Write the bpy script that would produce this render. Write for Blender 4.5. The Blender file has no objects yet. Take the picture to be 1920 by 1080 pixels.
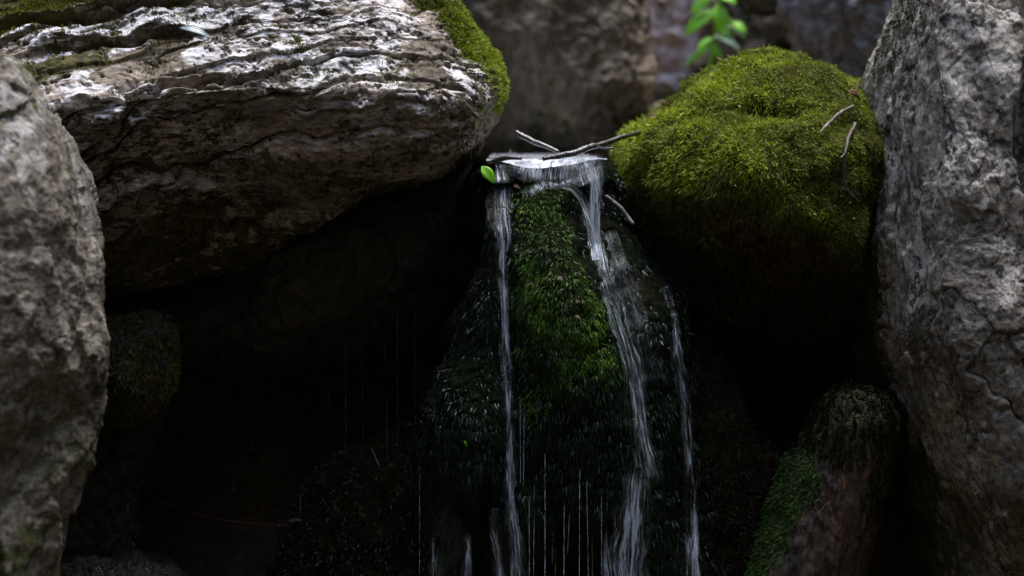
import bpy, math, random
import numpy as np
from mathutils import Vector
from mathutils.bvhtree import BVHTree

# ------------------------------------------------------------------ camera, world, sun, exposure
sc = bpy.context.scene
COL = sc.collection
LENS, S = 85.0, 85.0 / 36.0 * 1920.0
PITCH = math.atan((540 - 262) / S)
CAM = np.array([0.0, 0.0, 1.2])
FW = np.array([0.0, math.cos(PITCH), -math.sin(PITCH)])
UP = np.array([0.0, math.sin(PITCH), math.cos(PITCH)])
RT = np.array([1.0, 0.0, 0.0])
cd = bpy.data.cameras.new('camera')
cam = bpy.data.objects.new('camera', cd)
COL.objects.link(cam)
cam.location = CAM
cam.rotation_euler = (math.pi / 2 - PITCH, 0, 0)
cd.lens = LENS
cd.sensor_width = 36
cd.clip_start = 0.05
cd.clip_end = 500
cd.dof.use_dof = True
cd.dof.focus_distance = 3.95
cd.dof.aperture_fstop = 2.6
sc.camera = cam

SUN_EL, SUN_AZ = math.radians(80), math.radians(50)   # azimuth from +Y towards +X
w = bpy.data.worlds.new('World')
sc.world = w
w.use_nodes = True
wn = w.node_tree.nodes
bg = wn['Background']
sky = wn.new('ShaderNodeTexSky')
sky.sky_type = 'NISHITA'
sky.sun_disc = False
sky.sun_elevation = SUN_EL
sky.sun_rotation = SUN_AZ
w.node_tree.links.new(sky.outputs[0], bg.inputs[0])
bg.inputs[1].default_value = 0.15
sl = bpy.data.lights.new('sun', 'SUN')
sl.energy = 1.15
sl.angle = math.radians(35)
sl.color = (1.0, 0.94, 0.86)
so = bpy.data.objects.new('sun', sl)
COL.objects.link(so)
sd = Vector((math.cos(SUN_EL) * math.sin(SUN_AZ), math.cos(SUN_EL) * math.cos(SUN_AZ), math.sin(SUN_EL)))
so.rotation_euler = sd.to_track_quat('Z', 'Y').to_euler()
so.location = (0, 3, 12)
sc.view_settings.view_transform = 'Standard'
sc.view_settings.look = 'None'
sc.view_settings.gamma = 1
sc.view_settings.use_curve_mapping = False
sc.view_settings.exposure = 2.1
sc.render.engine = 'CYCLES'
sc.cycles.use_denoising = True
sc.cycles.max_bounces = 6
sc.cycles.transparent_max_bounces = 24

RNG = np.random.default_rng(7)


def W(px, py, d):
    """pixel of the 1920x1080 photograph + depth in metres -> point in the world"""
    px, py, d = np.broadcast_arrays(np.asarray(px, float), np.asarray(py, float), np.asarray(d, float))
    return (CAM + FW * d[..., None] + RT * ((px - 960) / S * d)[..., None] + UP * ((540 - py) / S * d)[..., None])


def PX(P):
    q = P - CAM
    d = q @ FW
    return 960 + (q @ RT) / d * S, 540 - (q @ UP) / d * S, d


# ------------------------------------------------------------------ noise
_perm = np.random.default_rng(3).permutation(4096).astype(np.int64)
_perm = np.concatenate([_perm, _perm])
_g = np.random.default_rng(4).normal(size=(4096, 3))
_g /= np.linalg.norm(_g, axis=1)[:, None]
_u = np.random.default_rng(5).random((4096, 7))


def _hash(i, j, k):
    return _perm[_perm[_perm[i & 4095] + (j & 4095) & 4095] + (k & 4095) & 4095]


def perlin(p):
    i = np.floor(p).astype(np.int64)
    f = p - i
    u = f * f * f * (f * (f * 6 - 15) + 10)
    r = 0
    for a in (0, 1):
        wa = u[:, 0] if a else 1 - u[:, 0]
        for b in (0, 1):
            wb = u[:, 1] if b else 1 - u[:, 1]
            for c in (0, 1):
                wc = u[:, 2] if c else 1 - u[:, 2]
                g = _g[_hash(i[:, 0] + a, i[:, 1] + b, i[:, 2] + c)]
                r = r + wa * wb * wc * (g[:, 0] * (f[:, 0] - a) + g[:, 1] * (f[:, 1] - b) + g[:, 2] * (f[:, 2] - c))
    return r * 1.5


def fbm(p, octv=5, gain=0.5, seed=0.0):
    p = p + seed * 17.13
    r, a = 0, 1.0
    for o in range(octv):
        r = r + a * perlin(p)
        p = p * 2.03 + 11.7
        a *= gain
    return r


def ridged(p, octv=4, gain=0.5, seed=0.0):
    p = p + seed * 13.7
    r, a, t = 0, 1.0, 0
    for o in range(octv):
        r = r + a * (1 - np.abs(perlin(p)) * 1.6)
        t += a
        p = p * 2.1 + 5.3
        a *= gain
    return r / t


def cells(p, seed=0.0, slope=1.0):
    """fractured-block pattern: every Voronoi cell gets a tilted plane of its own"""
    p = p + seed * 7.7
    i = np.floor(p).astype(np.int64)
    best = np.full(len(p), 9e9)
    sec = np.full(len(p), 9e9)
    val = np.zeros(len(p))
    for a in (-1, 0, 1):
        for b in (-1, 0, 1):
            for c in (-1, 0, 1):
                h = _hash(i[:, 0] + a, i[:, 1] + b, i[:, 2] + c)
                q = i + np.array([a, b, c]) + _u[h, :3] - p
                d = (q * q).sum(1)
                v = _u[h, 3] - 0.5 + slope * (q * (_u[h, 4:7] - 0.5)).sum(1)
                m = d < best
                sec = np.where(m, best, np.minimum(sec, d))
                val = np.where(m, v, val)
                best = np.where(m, d, best)
    return val, np.sqrt(sec) - np.sqrt(best)


def sstep(a, b, x):
    t = np.clip((x - a) / (b - a), 0, 1)
    return t * t * (3 - 2 * t)


def bump2(px, py, cx, cy, sx, sy, ang=0.0):
    c, s = math.cos(math.radians(ang)), math.sin(math.radians(ang))
    x, y = px - cx, py - cy
    return np.exp(-(((x * c + y * s) / sx) ** 2 + ((-x * s + y * c) / sy) ** 2))


def above(px, py, pts):
    """>0 where the pixel lies above the polyline, in pixels"""
    xs, ys = zip(*pts)
    return np.interp(px, xs, ys) - py


# ------------------------------------------------------------------ objects
def setp(o, label=None, cat=None, group=None, kind=None):
    for k, v in (('label', label), ('category', cat), ('group', group), ('kind', kind)):
        if v:
            o[k] = v
    return o


def empty(name, loc, label, cat, group=None, kind=None):
    o = bpy.data.objects.new(name, None)
    o.empty_display_size = 0.05
    COL.objects.link(o)
    o.location = loc
    return setp(o, label, cat, group, kind)


def mesh_obj(name, V, F, mat, parent=None, loc=None, attrs=None, smooth=True, uv=None):
    """V (n,3) world coordinates, F (m,4) or (m,3) array, or a list of such arrays"""
    V = np.asarray(V, float)
    if loc is None:
        loc = np.array(parent.location) if parent is not None else np.array([V[:, 0].mean(), V[:, 1].mean(), V[:, 2].min()])
    Fs = F if isinstance(F, list) else [F]
    me = bpy.data.meshes.new(name)
    me.vertices.add(len(V))
    me.vertices.foreach_set('co', (V - loc).astype(np.float32).ravel())
    li = np.concatenate([f.ravel() for f in Fs]).astype(np.int32)
    cnt = np.concatenate([np.full(len(f), f.shape[1]) for f in Fs]).astype(np.int32)
    st = np.concatenate([[0], np.cumsum(cnt)[:-1]]).astype(np.int32)
    me.loops.add(len(li))
    me.loops.foreach_set('vertex_index', li)
    me.polygons.add(len(cnt))
    me.polygons.foreach_set('loop_start', st)
    me.polygons.foreach_set('loop_total', cnt)
    me.polygons.foreach_set('use_smooth', np.full(len(cnt), smooth))
    for k, a in (attrs or {}).items():
        at = me.attributes.new(k, 'FLOAT', 'POINT')
        at.data.foreach_set('value', np.asarray(a, np.float32).ravel())
    if uv is not None:
        l = me.uv_layers.new(name='UVMap')
        l.data.foreach_set('uv', np.asarray(uv, np.float32)[li].ravel())
    me.update(calc_edges=True)
    me.validate()
    me.materials.append(mat)
    o = bpy.data.objects.new(name, me)
    COL.objects.link(o)
    if parent is not None:
        o.parent = parent
    else:
        o.location = loc
    return o


# ------------------------------------------------------------------ materials
class NT:
    def __init__(s, name):
        s.m = bpy.data.materials.new(name)
        s.m.use_nodes = True
        s.t = s.m.node_tree
        s.n = s.t.nodes
        s.b = s.n['Principled BSDF']
        s.out = s.n['Material Output']
        s.co = s.n.new('ShaderNodeTexCoord')

    def link(s, a, b):
        s.t.links.new(a, b)

    def mapping(s, scale, rot=(0, 0, 0), src='Object'):
        m = s.n.new('ShaderNodeMapping')
        m.inputs['Scale'].default_value = scale
        m.inputs['Rotation'].default_value = rot
        s.link(s.co.outputs[src], m.inputs['Vector'])
        return m.outputs[0]

    def noise(s, scale, detail=6, rough=0.6, vec=None, dist=0.0):
        n = s.n.new('ShaderNodeTexNoise')
        n.inputs['Scale'].default_value = scale
        n.inputs['Detail'].default_value = detail
        n.inputs['Roughness'].default_value = rough
        n.inputs['Distortion'].default_value = dist
        s.link(vec if vec is not None else s.co.outputs['Object'], n.inputs['Vector'])
        return n.outputs['Fac']

    def voro(s, scale, vec=None, feat='F1', out='Distance'):
        n = s.n.new('ShaderNodeTexVoronoi')
        n.feature = feat
        n.inputs['Scale'].default_value = scale
        s.link(vec if vec is not None else s.co.outputs['Object'], n.inputs['Vector'])
        return n.outputs[out]

    def ramp(s, fac, stops):
        r = s.n.new('ShaderNodeValToRGB')
        e = r.color_ramp.elements
        while len(e) < len(stops):
            e.new(0.5)
        for k, (p, c) in enumerate(stops):
            e[k].position = p
            e[k].color = (c, c, c, 1) if isinstance(c, (int, float)) else (*c, 1)
        s.link(fac, r.inputs[0])
        return r.outputs[0]

    def attr(s, name):
        a = s.n.new('ShaderNodeAttribute')
        a.attribute_name = name
        return a.outputs['Fac']

    def math(s, op, a, b, clamp=False):
        m = s.n.new('ShaderNodeMath')
        m.operation = op
        m.use_clamp = clamp
        for i, v in enumerate((a, b)):
            if v is None:
                continue
            if isinstance(v, (int, float)):
                m.inputs[i].default_value = v
            else:
                s.link(v, m.inputs[i])
        return m.outputs[0]

    def mix(s, fac, a, b, blend='MIX'):
        m = s.n.new('ShaderNodeMix')
        m.data_type = 'RGBA'
        m.blend_type = blend
        for i, v in ((0, fac), (6, a), (7, b)):
            if isinstance(v, (int, float)):
                m.inputs[i].default_value = v if i == 0 else (v, v, v, 1)
            elif isinstance(v, tuple):
                m.inputs[i].default_value = (*v, 1)
            else:
                s.link(v, m.inputs[i])
        return m.outputs[2]

    def bump(s, height, strength, dist, prev=None):
        b = s.n.new('ShaderNodeBump')
        b.inputs['Strength'].default_value = strength
        b.inputs['Distance'].default_value = dist
        s.link(height, b.inputs['Height'])
        if prev is not None:
            s.link(prev, b.inputs['Normal'])
        return b.outputs[0]

    def set(s, key, v):
        i = s.b.inputs[key]
        if isinstance(v, (int, float)):
            i.default_value = v
        elif isinstance(v, tuple):
            i.default_value = (*v, 1) if len(v) == 3 else v
        else:
            s.link(v, i)


def rock_mat(name, dark, mid, light, pale=(0.62, 0.6, 0.62), pale_amt=0.5, speck=0.4, rough=0.75, sc_=1.0,
             stretch=(1, 1, 1), moss_col=((0.018, 0.02, 0.006), (0.085, 0.09, 0.022)), spec=0.35, warm=(0.13, 0.09, 0.055), warm_amt=0.35,
             bump=1.0, rot=(0, 0, 0), pits=0.0):
    n = NT(name)
    v = n.mapping(stretch, rot)
    a = n.noise(5 * sc_, 8, 0.62, v, 0.3)
    col = n.ramp(a, [(0.34, dark), (0.5, mid), (0.66, light)])
    wz = n.ramp(n.noise(9 * sc_, 5, 0.6, v, 0.6), [(0.5, 0.0), (0.68, warm_amt)])
    col = n.mix(wz, col, warm)
    f1 = n.noise(34 * sc_, 7, 0.7, v, 0.5)
    col = n.mix(0.75, col, n.ramp(f1, [(0.3, 0.22), (0.5, 0.5), (0.7, 0.86)]), 'OVERLAY')
    col = n.mix(0.7, col, n.ramp(n.noise(95 * sc_, 5, 0.7, v, 0.3), [(0.36, 0.2), (0.5, 0.5), (0.64, 0.85)]), 'OVERLAY')
    # pale lichen crust; attribute pale also carries sky-lit white painted on tops
    p1 = n.noise(14 * sc_, 9, 0.72, v, 0.8)
    pa = n.math('ADD', p1, n.math('MULTIPLY', n.attr('pale'), 0.3))
    pm = n.ramp(pa, [(0.585, 0.0), (0.66, 1.0)])
    col = n.mix(n.math('MULTIPLY', pm, pale_amt), col, n.mix(f1, tuple(0.7 * c for c in pale), pale))
    # dark crusts
    s1 = n.noise(75 * sc_, 6, 0.7, v, 0.4)
    s2 = n.noise(7 * sc_, 4, 0.6, v)
    sm = n.ramp(n.math('ADD', s1, n.math('MULTIPLY', s2, 0.5)), [(0.80, 0.0), (0.87, 1.0)])
    col = n.mix(n.math('MULTIPLY', sm, speck), col, (0.022, 0.018, 0.013))
    # growth of moss and dirt
    mo = n.math('ADD', n.attr('moss'), n.math('MULTIPLY', n.math('SUBTRACT', n.noise(38 * sc_, 7, 0.75), 0.5), 1.6))
    mm = n.ramp(mo, [(0.42, 0.0), (0.56, 1.0)])
    mc = n.ramp(n.noise(60, 5, 0.7), [(0.35, moss_col[0]), (0.68, moss_col[1])])
    col = n.mix(mm, col, mc)
    if pits:
        pt = n.ramp(n.math('ADD', n.noise(48 * sc_, 5, 0.62, v, 0.6), n.math('MULTIPLY', n.noise(5 * sc_, 3, 0.6), 0.45)), [(0.79, 0.0), (0.83, 1.0)])
        col = n.mix(n.math('MULTIPLY', pt, pits), col, (0.04, 0.03, 0.022))
    n.set('Base Color', col)
    n.set('Roughness', n.math('ADD', n.math('MULTIPLY', f1, 0.3), rough - 0.15))
    n.set('Specular IOR Level', spec)
    b = n.bump(n.noise(55 * sc_, 9, 0.75, v), 0.75 * bump, 0.006)
    b = n.bump(n.noise(230 * sc_, 4, 0.7), 0.6 * bump, 0.0018, b)
    n.set('Normal', b)
    return n.m


def moss_mat(name, low, high, dry, rough=0.6, spec=0.3, trans=0.3):
    n = NT(name)
    t = n.attr('tint')
    col = n.ramp(t, [(0.0, low), (0.55, tuple(0.5 * (a + b) for a, b in zip(low, high))), (1.0, high)])
    col = n.mix(n.attr('dry'), col, dry)
    n.set('Base Color', col)
    n.set('Roughness', rough)
    n.set('Specular IOR Level', spec)
    tr = n.n.new('ShaderNodeBsdfTranslucent')
    n.link(col, tr.inputs[0])
    mx = n.n.new('ShaderNodeMixShader')
    mx.inputs[0].default_value = trans
    n.link(n.b.outputs[0], mx.inputs[1])
    n.link(tr.outputs[0], mx.inputs[2])
    n.link(mx.outputs[0], n.out.inputs[0])
    return n.m


M_BIG = rock_mat('strata_limestone', (0.05, 0.04, 0.027), (0.18, 0.15, 0.115), (0.42, 0.36, 0.31), pale=(0.78, 0.76, 0.77), pale_amt=0.9, spec=0.15,
                 speck=0.95, moss_col=((0.022, 0.018, 0.007), (0.10, 0.09, 0.026)), stretch=(0.55, 1, 1.5), rot=(0, math.radians(18), 0), bump=0.8, pits=0.6)
M_FORE = rock_mat('grey_lichen_rock', (0.04, 0.034, 0.022), (0.14, 0.122, 0.092), (0.29, 0.258, 0.212), pale=(0.55, 0.54, 0.52), pale_amt=0.6, speck=0.8, sc_=0.9, bump=1.3, pits=0.5)
M_TALL = rock_mat('tall_grey_rock', (0.05, 0.043, 0.03), (0.165, 0.148, 0.12), (0.35, 0.315, 0.265), pale=(0.7, 0.65, 0.59), pale_amt=0.75, speck=0.9, warm_amt=0.3, bump=1.1, pits=0.6)
M_BACK = rock_mat('shaded_back_rock', (0.035, 0.027, 0.016), (0.12, 0.095, 0.06), (0.26, 0.21, 0.15), pale=(0.22, 0.2, 0.18), pale_amt=0.35, speck=0.4, sc_=0.5, stretch=(1.4, 1, 0.7))
M_PINK = rock_mat('pinkish_back_rock', (0.08, 0.06, 0.05), (0.4, 0.27, 0.22), (0.66, 0.52, 0.47), pale=(0.92, 0.78, 0.76), pale_amt=0.8, speck=0.4, sc_=0.5, warm=(0.12, 0.06, 0.03), warm_amt=0.6)
M_SAND = rock_mat('ochre_back_rock', (0.14, 0.1, 0.05), (0.26, 0.2, 0.12), (0.34, 0.28, 0.18), pale_amt=0.1, speck=0.2, sc_=0.5)
M_GREY = rock_mat('slate_back_rock', (0.11, 0.10, 0.11), (0.26, 0.245, 0.26), (0.4, 0.38, 0.4), pale=(0.3, 0.29, 0.31), pale_amt=0.3, speck=0.4, sc_=0.5)
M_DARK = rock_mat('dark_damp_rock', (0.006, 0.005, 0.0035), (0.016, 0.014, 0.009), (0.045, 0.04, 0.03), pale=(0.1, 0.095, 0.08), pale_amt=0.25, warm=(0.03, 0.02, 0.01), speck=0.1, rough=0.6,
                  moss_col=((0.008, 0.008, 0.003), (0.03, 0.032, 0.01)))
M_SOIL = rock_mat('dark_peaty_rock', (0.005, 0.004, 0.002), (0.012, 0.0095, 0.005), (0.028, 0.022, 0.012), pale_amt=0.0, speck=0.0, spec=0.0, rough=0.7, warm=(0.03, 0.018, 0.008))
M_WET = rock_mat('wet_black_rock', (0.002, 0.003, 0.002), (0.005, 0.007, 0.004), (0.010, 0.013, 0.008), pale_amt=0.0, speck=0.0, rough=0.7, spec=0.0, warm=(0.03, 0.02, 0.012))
M_GROUND = rock_mat('leaf_litter', (0.014, 0.012, 0.007), (0.042, 0.035, 0.02), (0.08, 0.068, 0.04), pale_amt=0.0, speck=0.4, rough=0.85, sc_=0.4)
M_LOG = rock_mat('wet_red_wood', (0.014, 0.008, 0.005), (0.042, 0.021, 0.013), (0.10, 0.062, 0.04), pale=(0.42, 0.16, 0.035), pale_amt=0.8, speck=0.6, rough=0.4, spec=0.5,
                 stretch=(2.2, 2.2, 0.7), warm=(0.10, 0.035, 0.008), warm_amt=0.5, rot=(0, math.radians(-22), 0))

MOSS_SUN = moss_mat('bright_cushion_moss', (0.015, 0.026, 0.003), (0.42, 0.53, 0.03), (0.10, 0.066, 0.022))
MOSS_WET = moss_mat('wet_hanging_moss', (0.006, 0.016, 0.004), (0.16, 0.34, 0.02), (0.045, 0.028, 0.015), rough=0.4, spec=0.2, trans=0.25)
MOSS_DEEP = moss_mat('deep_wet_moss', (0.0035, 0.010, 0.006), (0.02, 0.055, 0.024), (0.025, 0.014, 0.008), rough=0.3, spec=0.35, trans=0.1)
MOSS_LOG = moss_mat('dark_log_moss', (0.002, 0.005, 0.0015), (0.010, 0.026, 0.005), (0.025, 0.02, 0.008), rough=0.8, spec=0.02, trans=0.1)
MOSS_DIM = moss_mat('dull_shade_moss', (0.008, 0.009, 0.003), (0.05, 0.06, 0.015), (0.06, 0.042, 0.018))
MOSS_GREEN = moss_mat('green_log_moss', (0.01, 0.025, 0.004), (0.09, 0.18, 0.02), (0.04, 0.035, 0.012))


# ------------------------------------------------------------------ rocks
def outline_radius(poly, c, th):
    """distance from c to the closed outline in directions th (image plane, y down)"""
    P = np.array(poly, float) - np.array(c)
    # smooth the corners a little (two rounds of corner cutting)
    for _ in range(2):
        Q = np.roll(P, -1, 0)
        P = np.stack([0.75 * P + 0.25 * Q, 0.25 * P + 0.75 * Q], 1).reshape(-1, 2)
    A, B = P, np.roll(P, -1, 0)
    d = np.stack([np.cos(th), np.sin(th)], -1)
    best = np.zeros(len(th))
    E = B - A
    for a, e in zip(A, E):
        den = d[:, 0] * e[1] - d[:, 1] * e[0]
        den = np.where(np.abs(den) < 1e-9, 1e-9, den)
        t = (a[0] * e[1] - a[1] * e[0]) / den
        s = (a[0] * d[:, 1] - a[1] * d[:, 0]) / den
        ok = (t > 0) & (s >= -1e-6) & (s <= 1 + 1e-6)
        best = np.where(ok & (t > best), t, best)
    return best


class Rock:
    """A closed boulder: outline, front bulge with relief, rounded back."""

    def __init__(s, name, poly, c, d0, front, back, N=300, p=2.2, q=2.0, shape=None, relief=None, rimw=0.75, post=None):
        s.name = name
        u = np.linspace(-1, 1, N)
        X, Y = np.meshgrid(u, u)
        # concentric square -> disc map
        R = np.maximum(np.abs(X), np.abs(Y))
        with np.errstate(divide='ignore', invalid='ignore'):
            th = np.where(np.abs(X) >= np.abs(Y), np.arctan2(np.sign(X) * Y / np.abs(X) * 1.0, np.sign(X)) , 0)
            phi = np.where(np.abs(X) >= np.abs(Y),
                           (math.pi / 4) * (Y / np.where(X == 0, 1, X)) + np.where(X < 0, math.pi, 0),
                           math.pi / 2 - (math.pi / 4) * (X / np.where(Y == 0, 1, Y)) + np.where(Y < 0, math.pi, 0))
        phi = np.nan_to_num(phi)
        r = (1 - rimw) * R + rimw * np.sin(R * math.pi / 2)
        rad = outline_radius(poly, c, phi.ravel()).reshape(phi.shape)
        px = c[0] + rad * r * np.cos(phi)
        py = c[1] + rad * r * np.sin(phi)
        dome = np.clip(1 - r ** p, 0, 1) ** (1 / q)
        bulge = front * dome
        if shape is not None:
            bulge = shape(px, py, r, bulge)
        base = W(px, py, d0)
        s.relief = relief
        P = base - FW * bulge[..., None]
        s.N = N
        Nn = s.normals(P)
        if relief is not None:
            h = relief(P.reshape(-1, 3), px.ravel(), py.ravel(), Nn.reshape(-1, 3)).reshape(N, N)
        else:
            h = 0
        s.h = h
        s.base = P
        P = P + Nn * np.asarray(h)[..., None]
        if post is not None:
            P = post(P)
        s.P, s.n = P, s.normals(P)
        s.px, s.py, s.r = px, py, r
        s.c, s.d0, s.back = c, d0, back
        s.cen = W(c[0], c[1], d0)
        hh = np.asarray(h) + np.zeros((N, N))
        k = hh.copy()
        for _ in range(6):
            k = (k + np.roll(k, 1, 0) + np.roll(k, -1, 0) + np.roll(k, 1, 1) + np.roll(k, -1, 1)) / 5
        s.cav = k - hh          # >0 in hollows
        s.tree = None

    @staticmethod
    def normals(P):
        dx = np.gradient(P, axis=1)
        dy = np.gradient(P, axis=0)
        n = np.cross(dx, dy)
        L = np.linalg.norm(n, axis=2, keepdims=True)
        n = n / np.maximum(L, 1e-12)
        flip = (n @ FW) > 0
        n[flip] *= -1
        return n

    def build(s, mat, parent=None, name=None, moss=None, pale=None):
        N = s.N
        V = s.P.reshape(-1, 3)
        idx = np.arange(N * N).reshape(N, N)
        F = np.stack([idx[:-1, :-1], idx[1:, :-1], idx[1:, 1:], idx[:-1, 1:]], -1).reshape(-1, 4)
        loop = np.concatenate([idx[0, :-1], idx[:-1, -1], idx[-1, :0:-1], idx[:0:-1, 0]])
        ring0 = s.base.reshape(-1, 3)[loop]
        cen = ring0.mean(0)
        allV, prev, L = [V], loop, len(loop)
        Fs = [F]
        off = len(V)
        rad = ring0 - cen
        rad = unit(rad - (rad @ FW)[:, None] * FW)
        K = max(10, s.N // 12)
        for t in np.linspace(0, 1, K + 1)[1:] ** 1.15 * 0.9:
            a = t * math.pi / 2
            ring = cen + (ring0 - cen) * math.cos(a) + FW * (s.back * math.sin(a))
            if s.relief is not None and t < 0.75 and s.name != 'mossy_boulder':
                nr = rad * math.cos(a) + FW * math.sin(a)
                qx, qy, _ = PX(ring)
                ring = ring + nr * (np.asarray(s.relief(ring, qx, qy, nr)) * (1 - sstep(0.5, 0.75, t)))[:, None]
            cur = off + np.arange(L)
            Fs.append(np.stack([prev, np.roll(prev, -1), np.roll(cur, -1), cur], -1))
            allV.append(ring)
            prev, off = cur, off + L
        allV.append((cen + FW * s.back)[None])
        Fs.append(np.stack([prev, np.roll(prev, -1), np.full(L, off)], -1))
        V2 = np.concatenate(allV)
        ex = len(V2) - N * N
        at = {}
        for k, a in (('moss', moss), ('pale', pale)):
            a = np.zeros((N, N)) if a is None else a
            a = np.asarray(a, float).ravel()
            at[k] = np.concatenate([a, np.tile(a[loop], ex // L), np.zeros(ex % L)])
        o = mesh_obj(name or s.name, V2, Fs, mat, parent, attrs=at)
        return o

    def bvh(s):
        if s.tree is None:
            st = max(1, s.N // 200)
            P = s.P[::st, ::st]
            n, m = P.shape[:2]
            idx = np.arange(n * m).reshape(n, m)
            F = np.stack([idx[:-1, :-1], idx[1:, :-1], idx[1:, 1:], idx[:-1, 1:]], -1).reshape(-1, 4)
            s.tree = BVHTree.FromPolygons(P.reshape(-1, 3).tolist(), F.tolist())
        return s.tree

    def hit(s, px, py):
        d = W(px, py, 1.0) - CAM
        r = s.bvh().ray_cast(Vector(CAM), Vector(d))
        if r[0] is None:
            return None
        return float((np.array(r[0]) - CAM) @ FW)

    def sample(s, n, dens):
        """n random points on the front, by area times dens (N,N); returns P, normal, px, py"""
        P = s.P
        A = np.linalg.norm(np.cross(P[1:, :-1] - P[:-1, :-1], P[:-1, 1:] - P[:-1, :-1]), axis=2)
        D = (dens[:-1, :-1] + dens[1:, 1:]) * 0.5
        wgt = (A * D).ravel()
        wgt = wgt / wgt.sum()
        k = RNG.choice(len(wgt), n, p=wgt)
        i, j = k // (s.N - 1), k % (s.N - 1)
        a, b = RNG.random(n)[:, None], RNG.random(n)[:, None]
        def bl(G):
            G = G if G.ndim == 3 else G[..., None]
            return (1 - a) * ((1 - b) * G[i, j] + b * G[i, j + 1]) + a * ((1 - b) * G[i + 1, j] + b * G[i + 1, j + 1])
        nn = bl(s.n)
        nn /= np.maximum(np.linalg.norm(nn, axis=1, keepdims=True), 1e-9)
        return bl(P), nn, bl(s.px)[:, 0], bl(s.py)[:, 0]


def unit(v):
    return v / np.maximum(np.linalg.norm(v, axis=1, keepdims=True), 1e-12)


def strands(name, P, Nn, length, width, mat, parent, tint, dry, K=4, out=0.7, grav=0.5, rnd=0.5, curl=0.5, sink=0.25, serr=0.45, lay=0.10):
    n = len(P)
    length = np.broadcast_to(np.asarray(length, float), n).copy() * (0.55 + 0.9 * RNG.random(n))
    width = np.broadcast_to(np.asarray(width, float), n) * (0.7 + 0.6 * RNG.random(n))
    g = np.array([0, 0, -1.0])
    grav = np.broadcast_to(np.asarray(grav, float), n)[:, None]
    d = unit(Nn * out + g * grav * 0.6 + RNG.normal(size=(n, 3)) * rnd * 0.6)
    side = unit(np.cross(d, RNG.normal(size=(n, 3))))
    p = P - Nn * (length * sink)[:, None]
    cv = RNG.normal(size=(n, 3)) * curl * 0.5
    rows = []
    for k in range(K + 1):
        t = k / K
        wk = width * (0.5 + 0.5 * math.sin(math.pi * min(1, 0.25 + t * 0.75))) * ((1 - serr) if k % 2 == 0 else 1.0)
        if k == K:
            wk = wk * 0.12
        rows.append(np.stack([p - side * (wk * 0.5)[:, None], p + side * (wk * 0.5)[:, None]], 1))
        p = p + d * (length / K)[:, None]
        d = d + (g * grav + cv) * (1.4 / K)
        dn_ = (d * Nn).sum(1, keepdims=True)
        d = unit(d + Nn * np.clip(lay - dn_, 0, None))
        side = unit(side + RNG.normal(size=(n, 3)) * 0.12)
    V = np.stack(rows, 1).reshape(n, -1, 3)
    m = 2 * (K + 1)
    fb = np.array([[2 * k, 2 * k + 1, 2 * k + 3, 2 * k + 2] for k in range(K)])
    F = (np.arange(n)[:, None, None] * m + fb[None]).reshape(-1, 4)
    tk = np.repeat(np.linspace(0, 1, K + 1), 2)
    T = np.clip(np.asarray(tint)[:, None] * (0.6 + 0.4 * tk[None]), 0, 1)
    D = np.repeat(np.asarray(dry)[:, None], m, 1)
    return mesh_obj(name, V.reshape(-1, 3), F, mat, parent, attrs={'tint': T, 'dry': D}, smooth=True)


def gen_relief(seed, big=0.03, block=0.03, bscale=6.0, fine=0.006, ridge=0.01, aniso=(1, 1, 1), slope=1.2):
    an = np.array(aniso)

    def f(P, px, py, n):
        q = P * an
        wq = q + 0.05 * np.stack([fbm(q * 5, 3, seed=seed + k) for k in range(3)], -1)
        h = big * fbm(q * 3.0, 4, seed=seed)
        if block:
            v, e = cells(wq * bscale, seed, slope)
            h = h + block * v - block * 0.35 * (1 - sstep(0, 0.09, e))
            v, e = cells(wq * bscale * 2.7, seed + 2, slope)
            h = h + block * 0.33 * v
        h = h + ridge * (ridged(q * 14, 4, 0.55, seed) - 0.6)
        h = h + fine * fbm(q * 45, 4, 0.6, seed + 3)
        return h
    return f


# === setting: ravine ground, with an unseen bank added against low sky light ==========================================
gx = np.concatenate([np.linspace(-40, -9, 25), np.linspace(-8.8, 8.8, 180), np.linspace(9, 40, 25)])
gy = gx + 2.6
GX, GY = np.meshgrid(gx, gy)
rr = np.hypot(GX * 1.15, (GY - 2.6))
low = 0.12 + 0.78 * sstep(4.25, 4.75, GY) + 0.2 * sstep(4.9, 7, GY)
sky_block_bank = 1.7 * np.clip(rr - 3.6, 0, None) ** 1.04  # unseen bank added all round, steep to keep low sky light out
sky_block_bank = np.minimum(sky_block_bank, 14 + 0.05 * rr)
gp = np.stack([GX.ravel(), GY.ravel(), np.zeros(GX.size)], -1)
GZ = low + sky_block_bank + (fbm(gp * 0.8, 5) * 0.35 * sstep(2.6, 4.5, rr).ravel()).reshape(GX.shape) + fbm(gp * 3.0, 4).reshape(GX.shape) * 0.05
n_, m_ = GX.shape
idx = np.arange(n_ * m_).reshape(n_, m_)
F = np.stack([idx[:-1, :-1], idx[:-1, 1:], idx[1:, 1:], idx[1:, :-1]], -1).reshape(-1, 4)
g = mesh_obj('ground', np.stack([GX, GY, GZ], -1).reshape(-1, 3), F, M_GROUND, loc=np.zeros(3),
             attrs={'moss': np.full(n_ * m_, 0.3), 'pale': np.zeros(n_ * m_)})
setp(g, kind='structure')

# === great layered boulder, upper left ===============================
LEDGE = [(-300, 330), (0, 275), (130, 245), (260, 228), (420, 205), (560, 195), (700, 205), (830, 215), (960, 205)]


def big_shape(px, py, r, b):
    t = above(px, py, LEDGE)
    up = np.clip(t, 0, None)
    dn = np.clip(-t, 0, None)
    prof = 1.0 - up * 0.0024 - (dn / 300) ** 1.25 * 0.62
    rim = (1 - r ** 6) ** 0.5
    return 0.34 * np.clip(prof, -0.6, 1.0) * rim + 0.05 * rim


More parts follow.
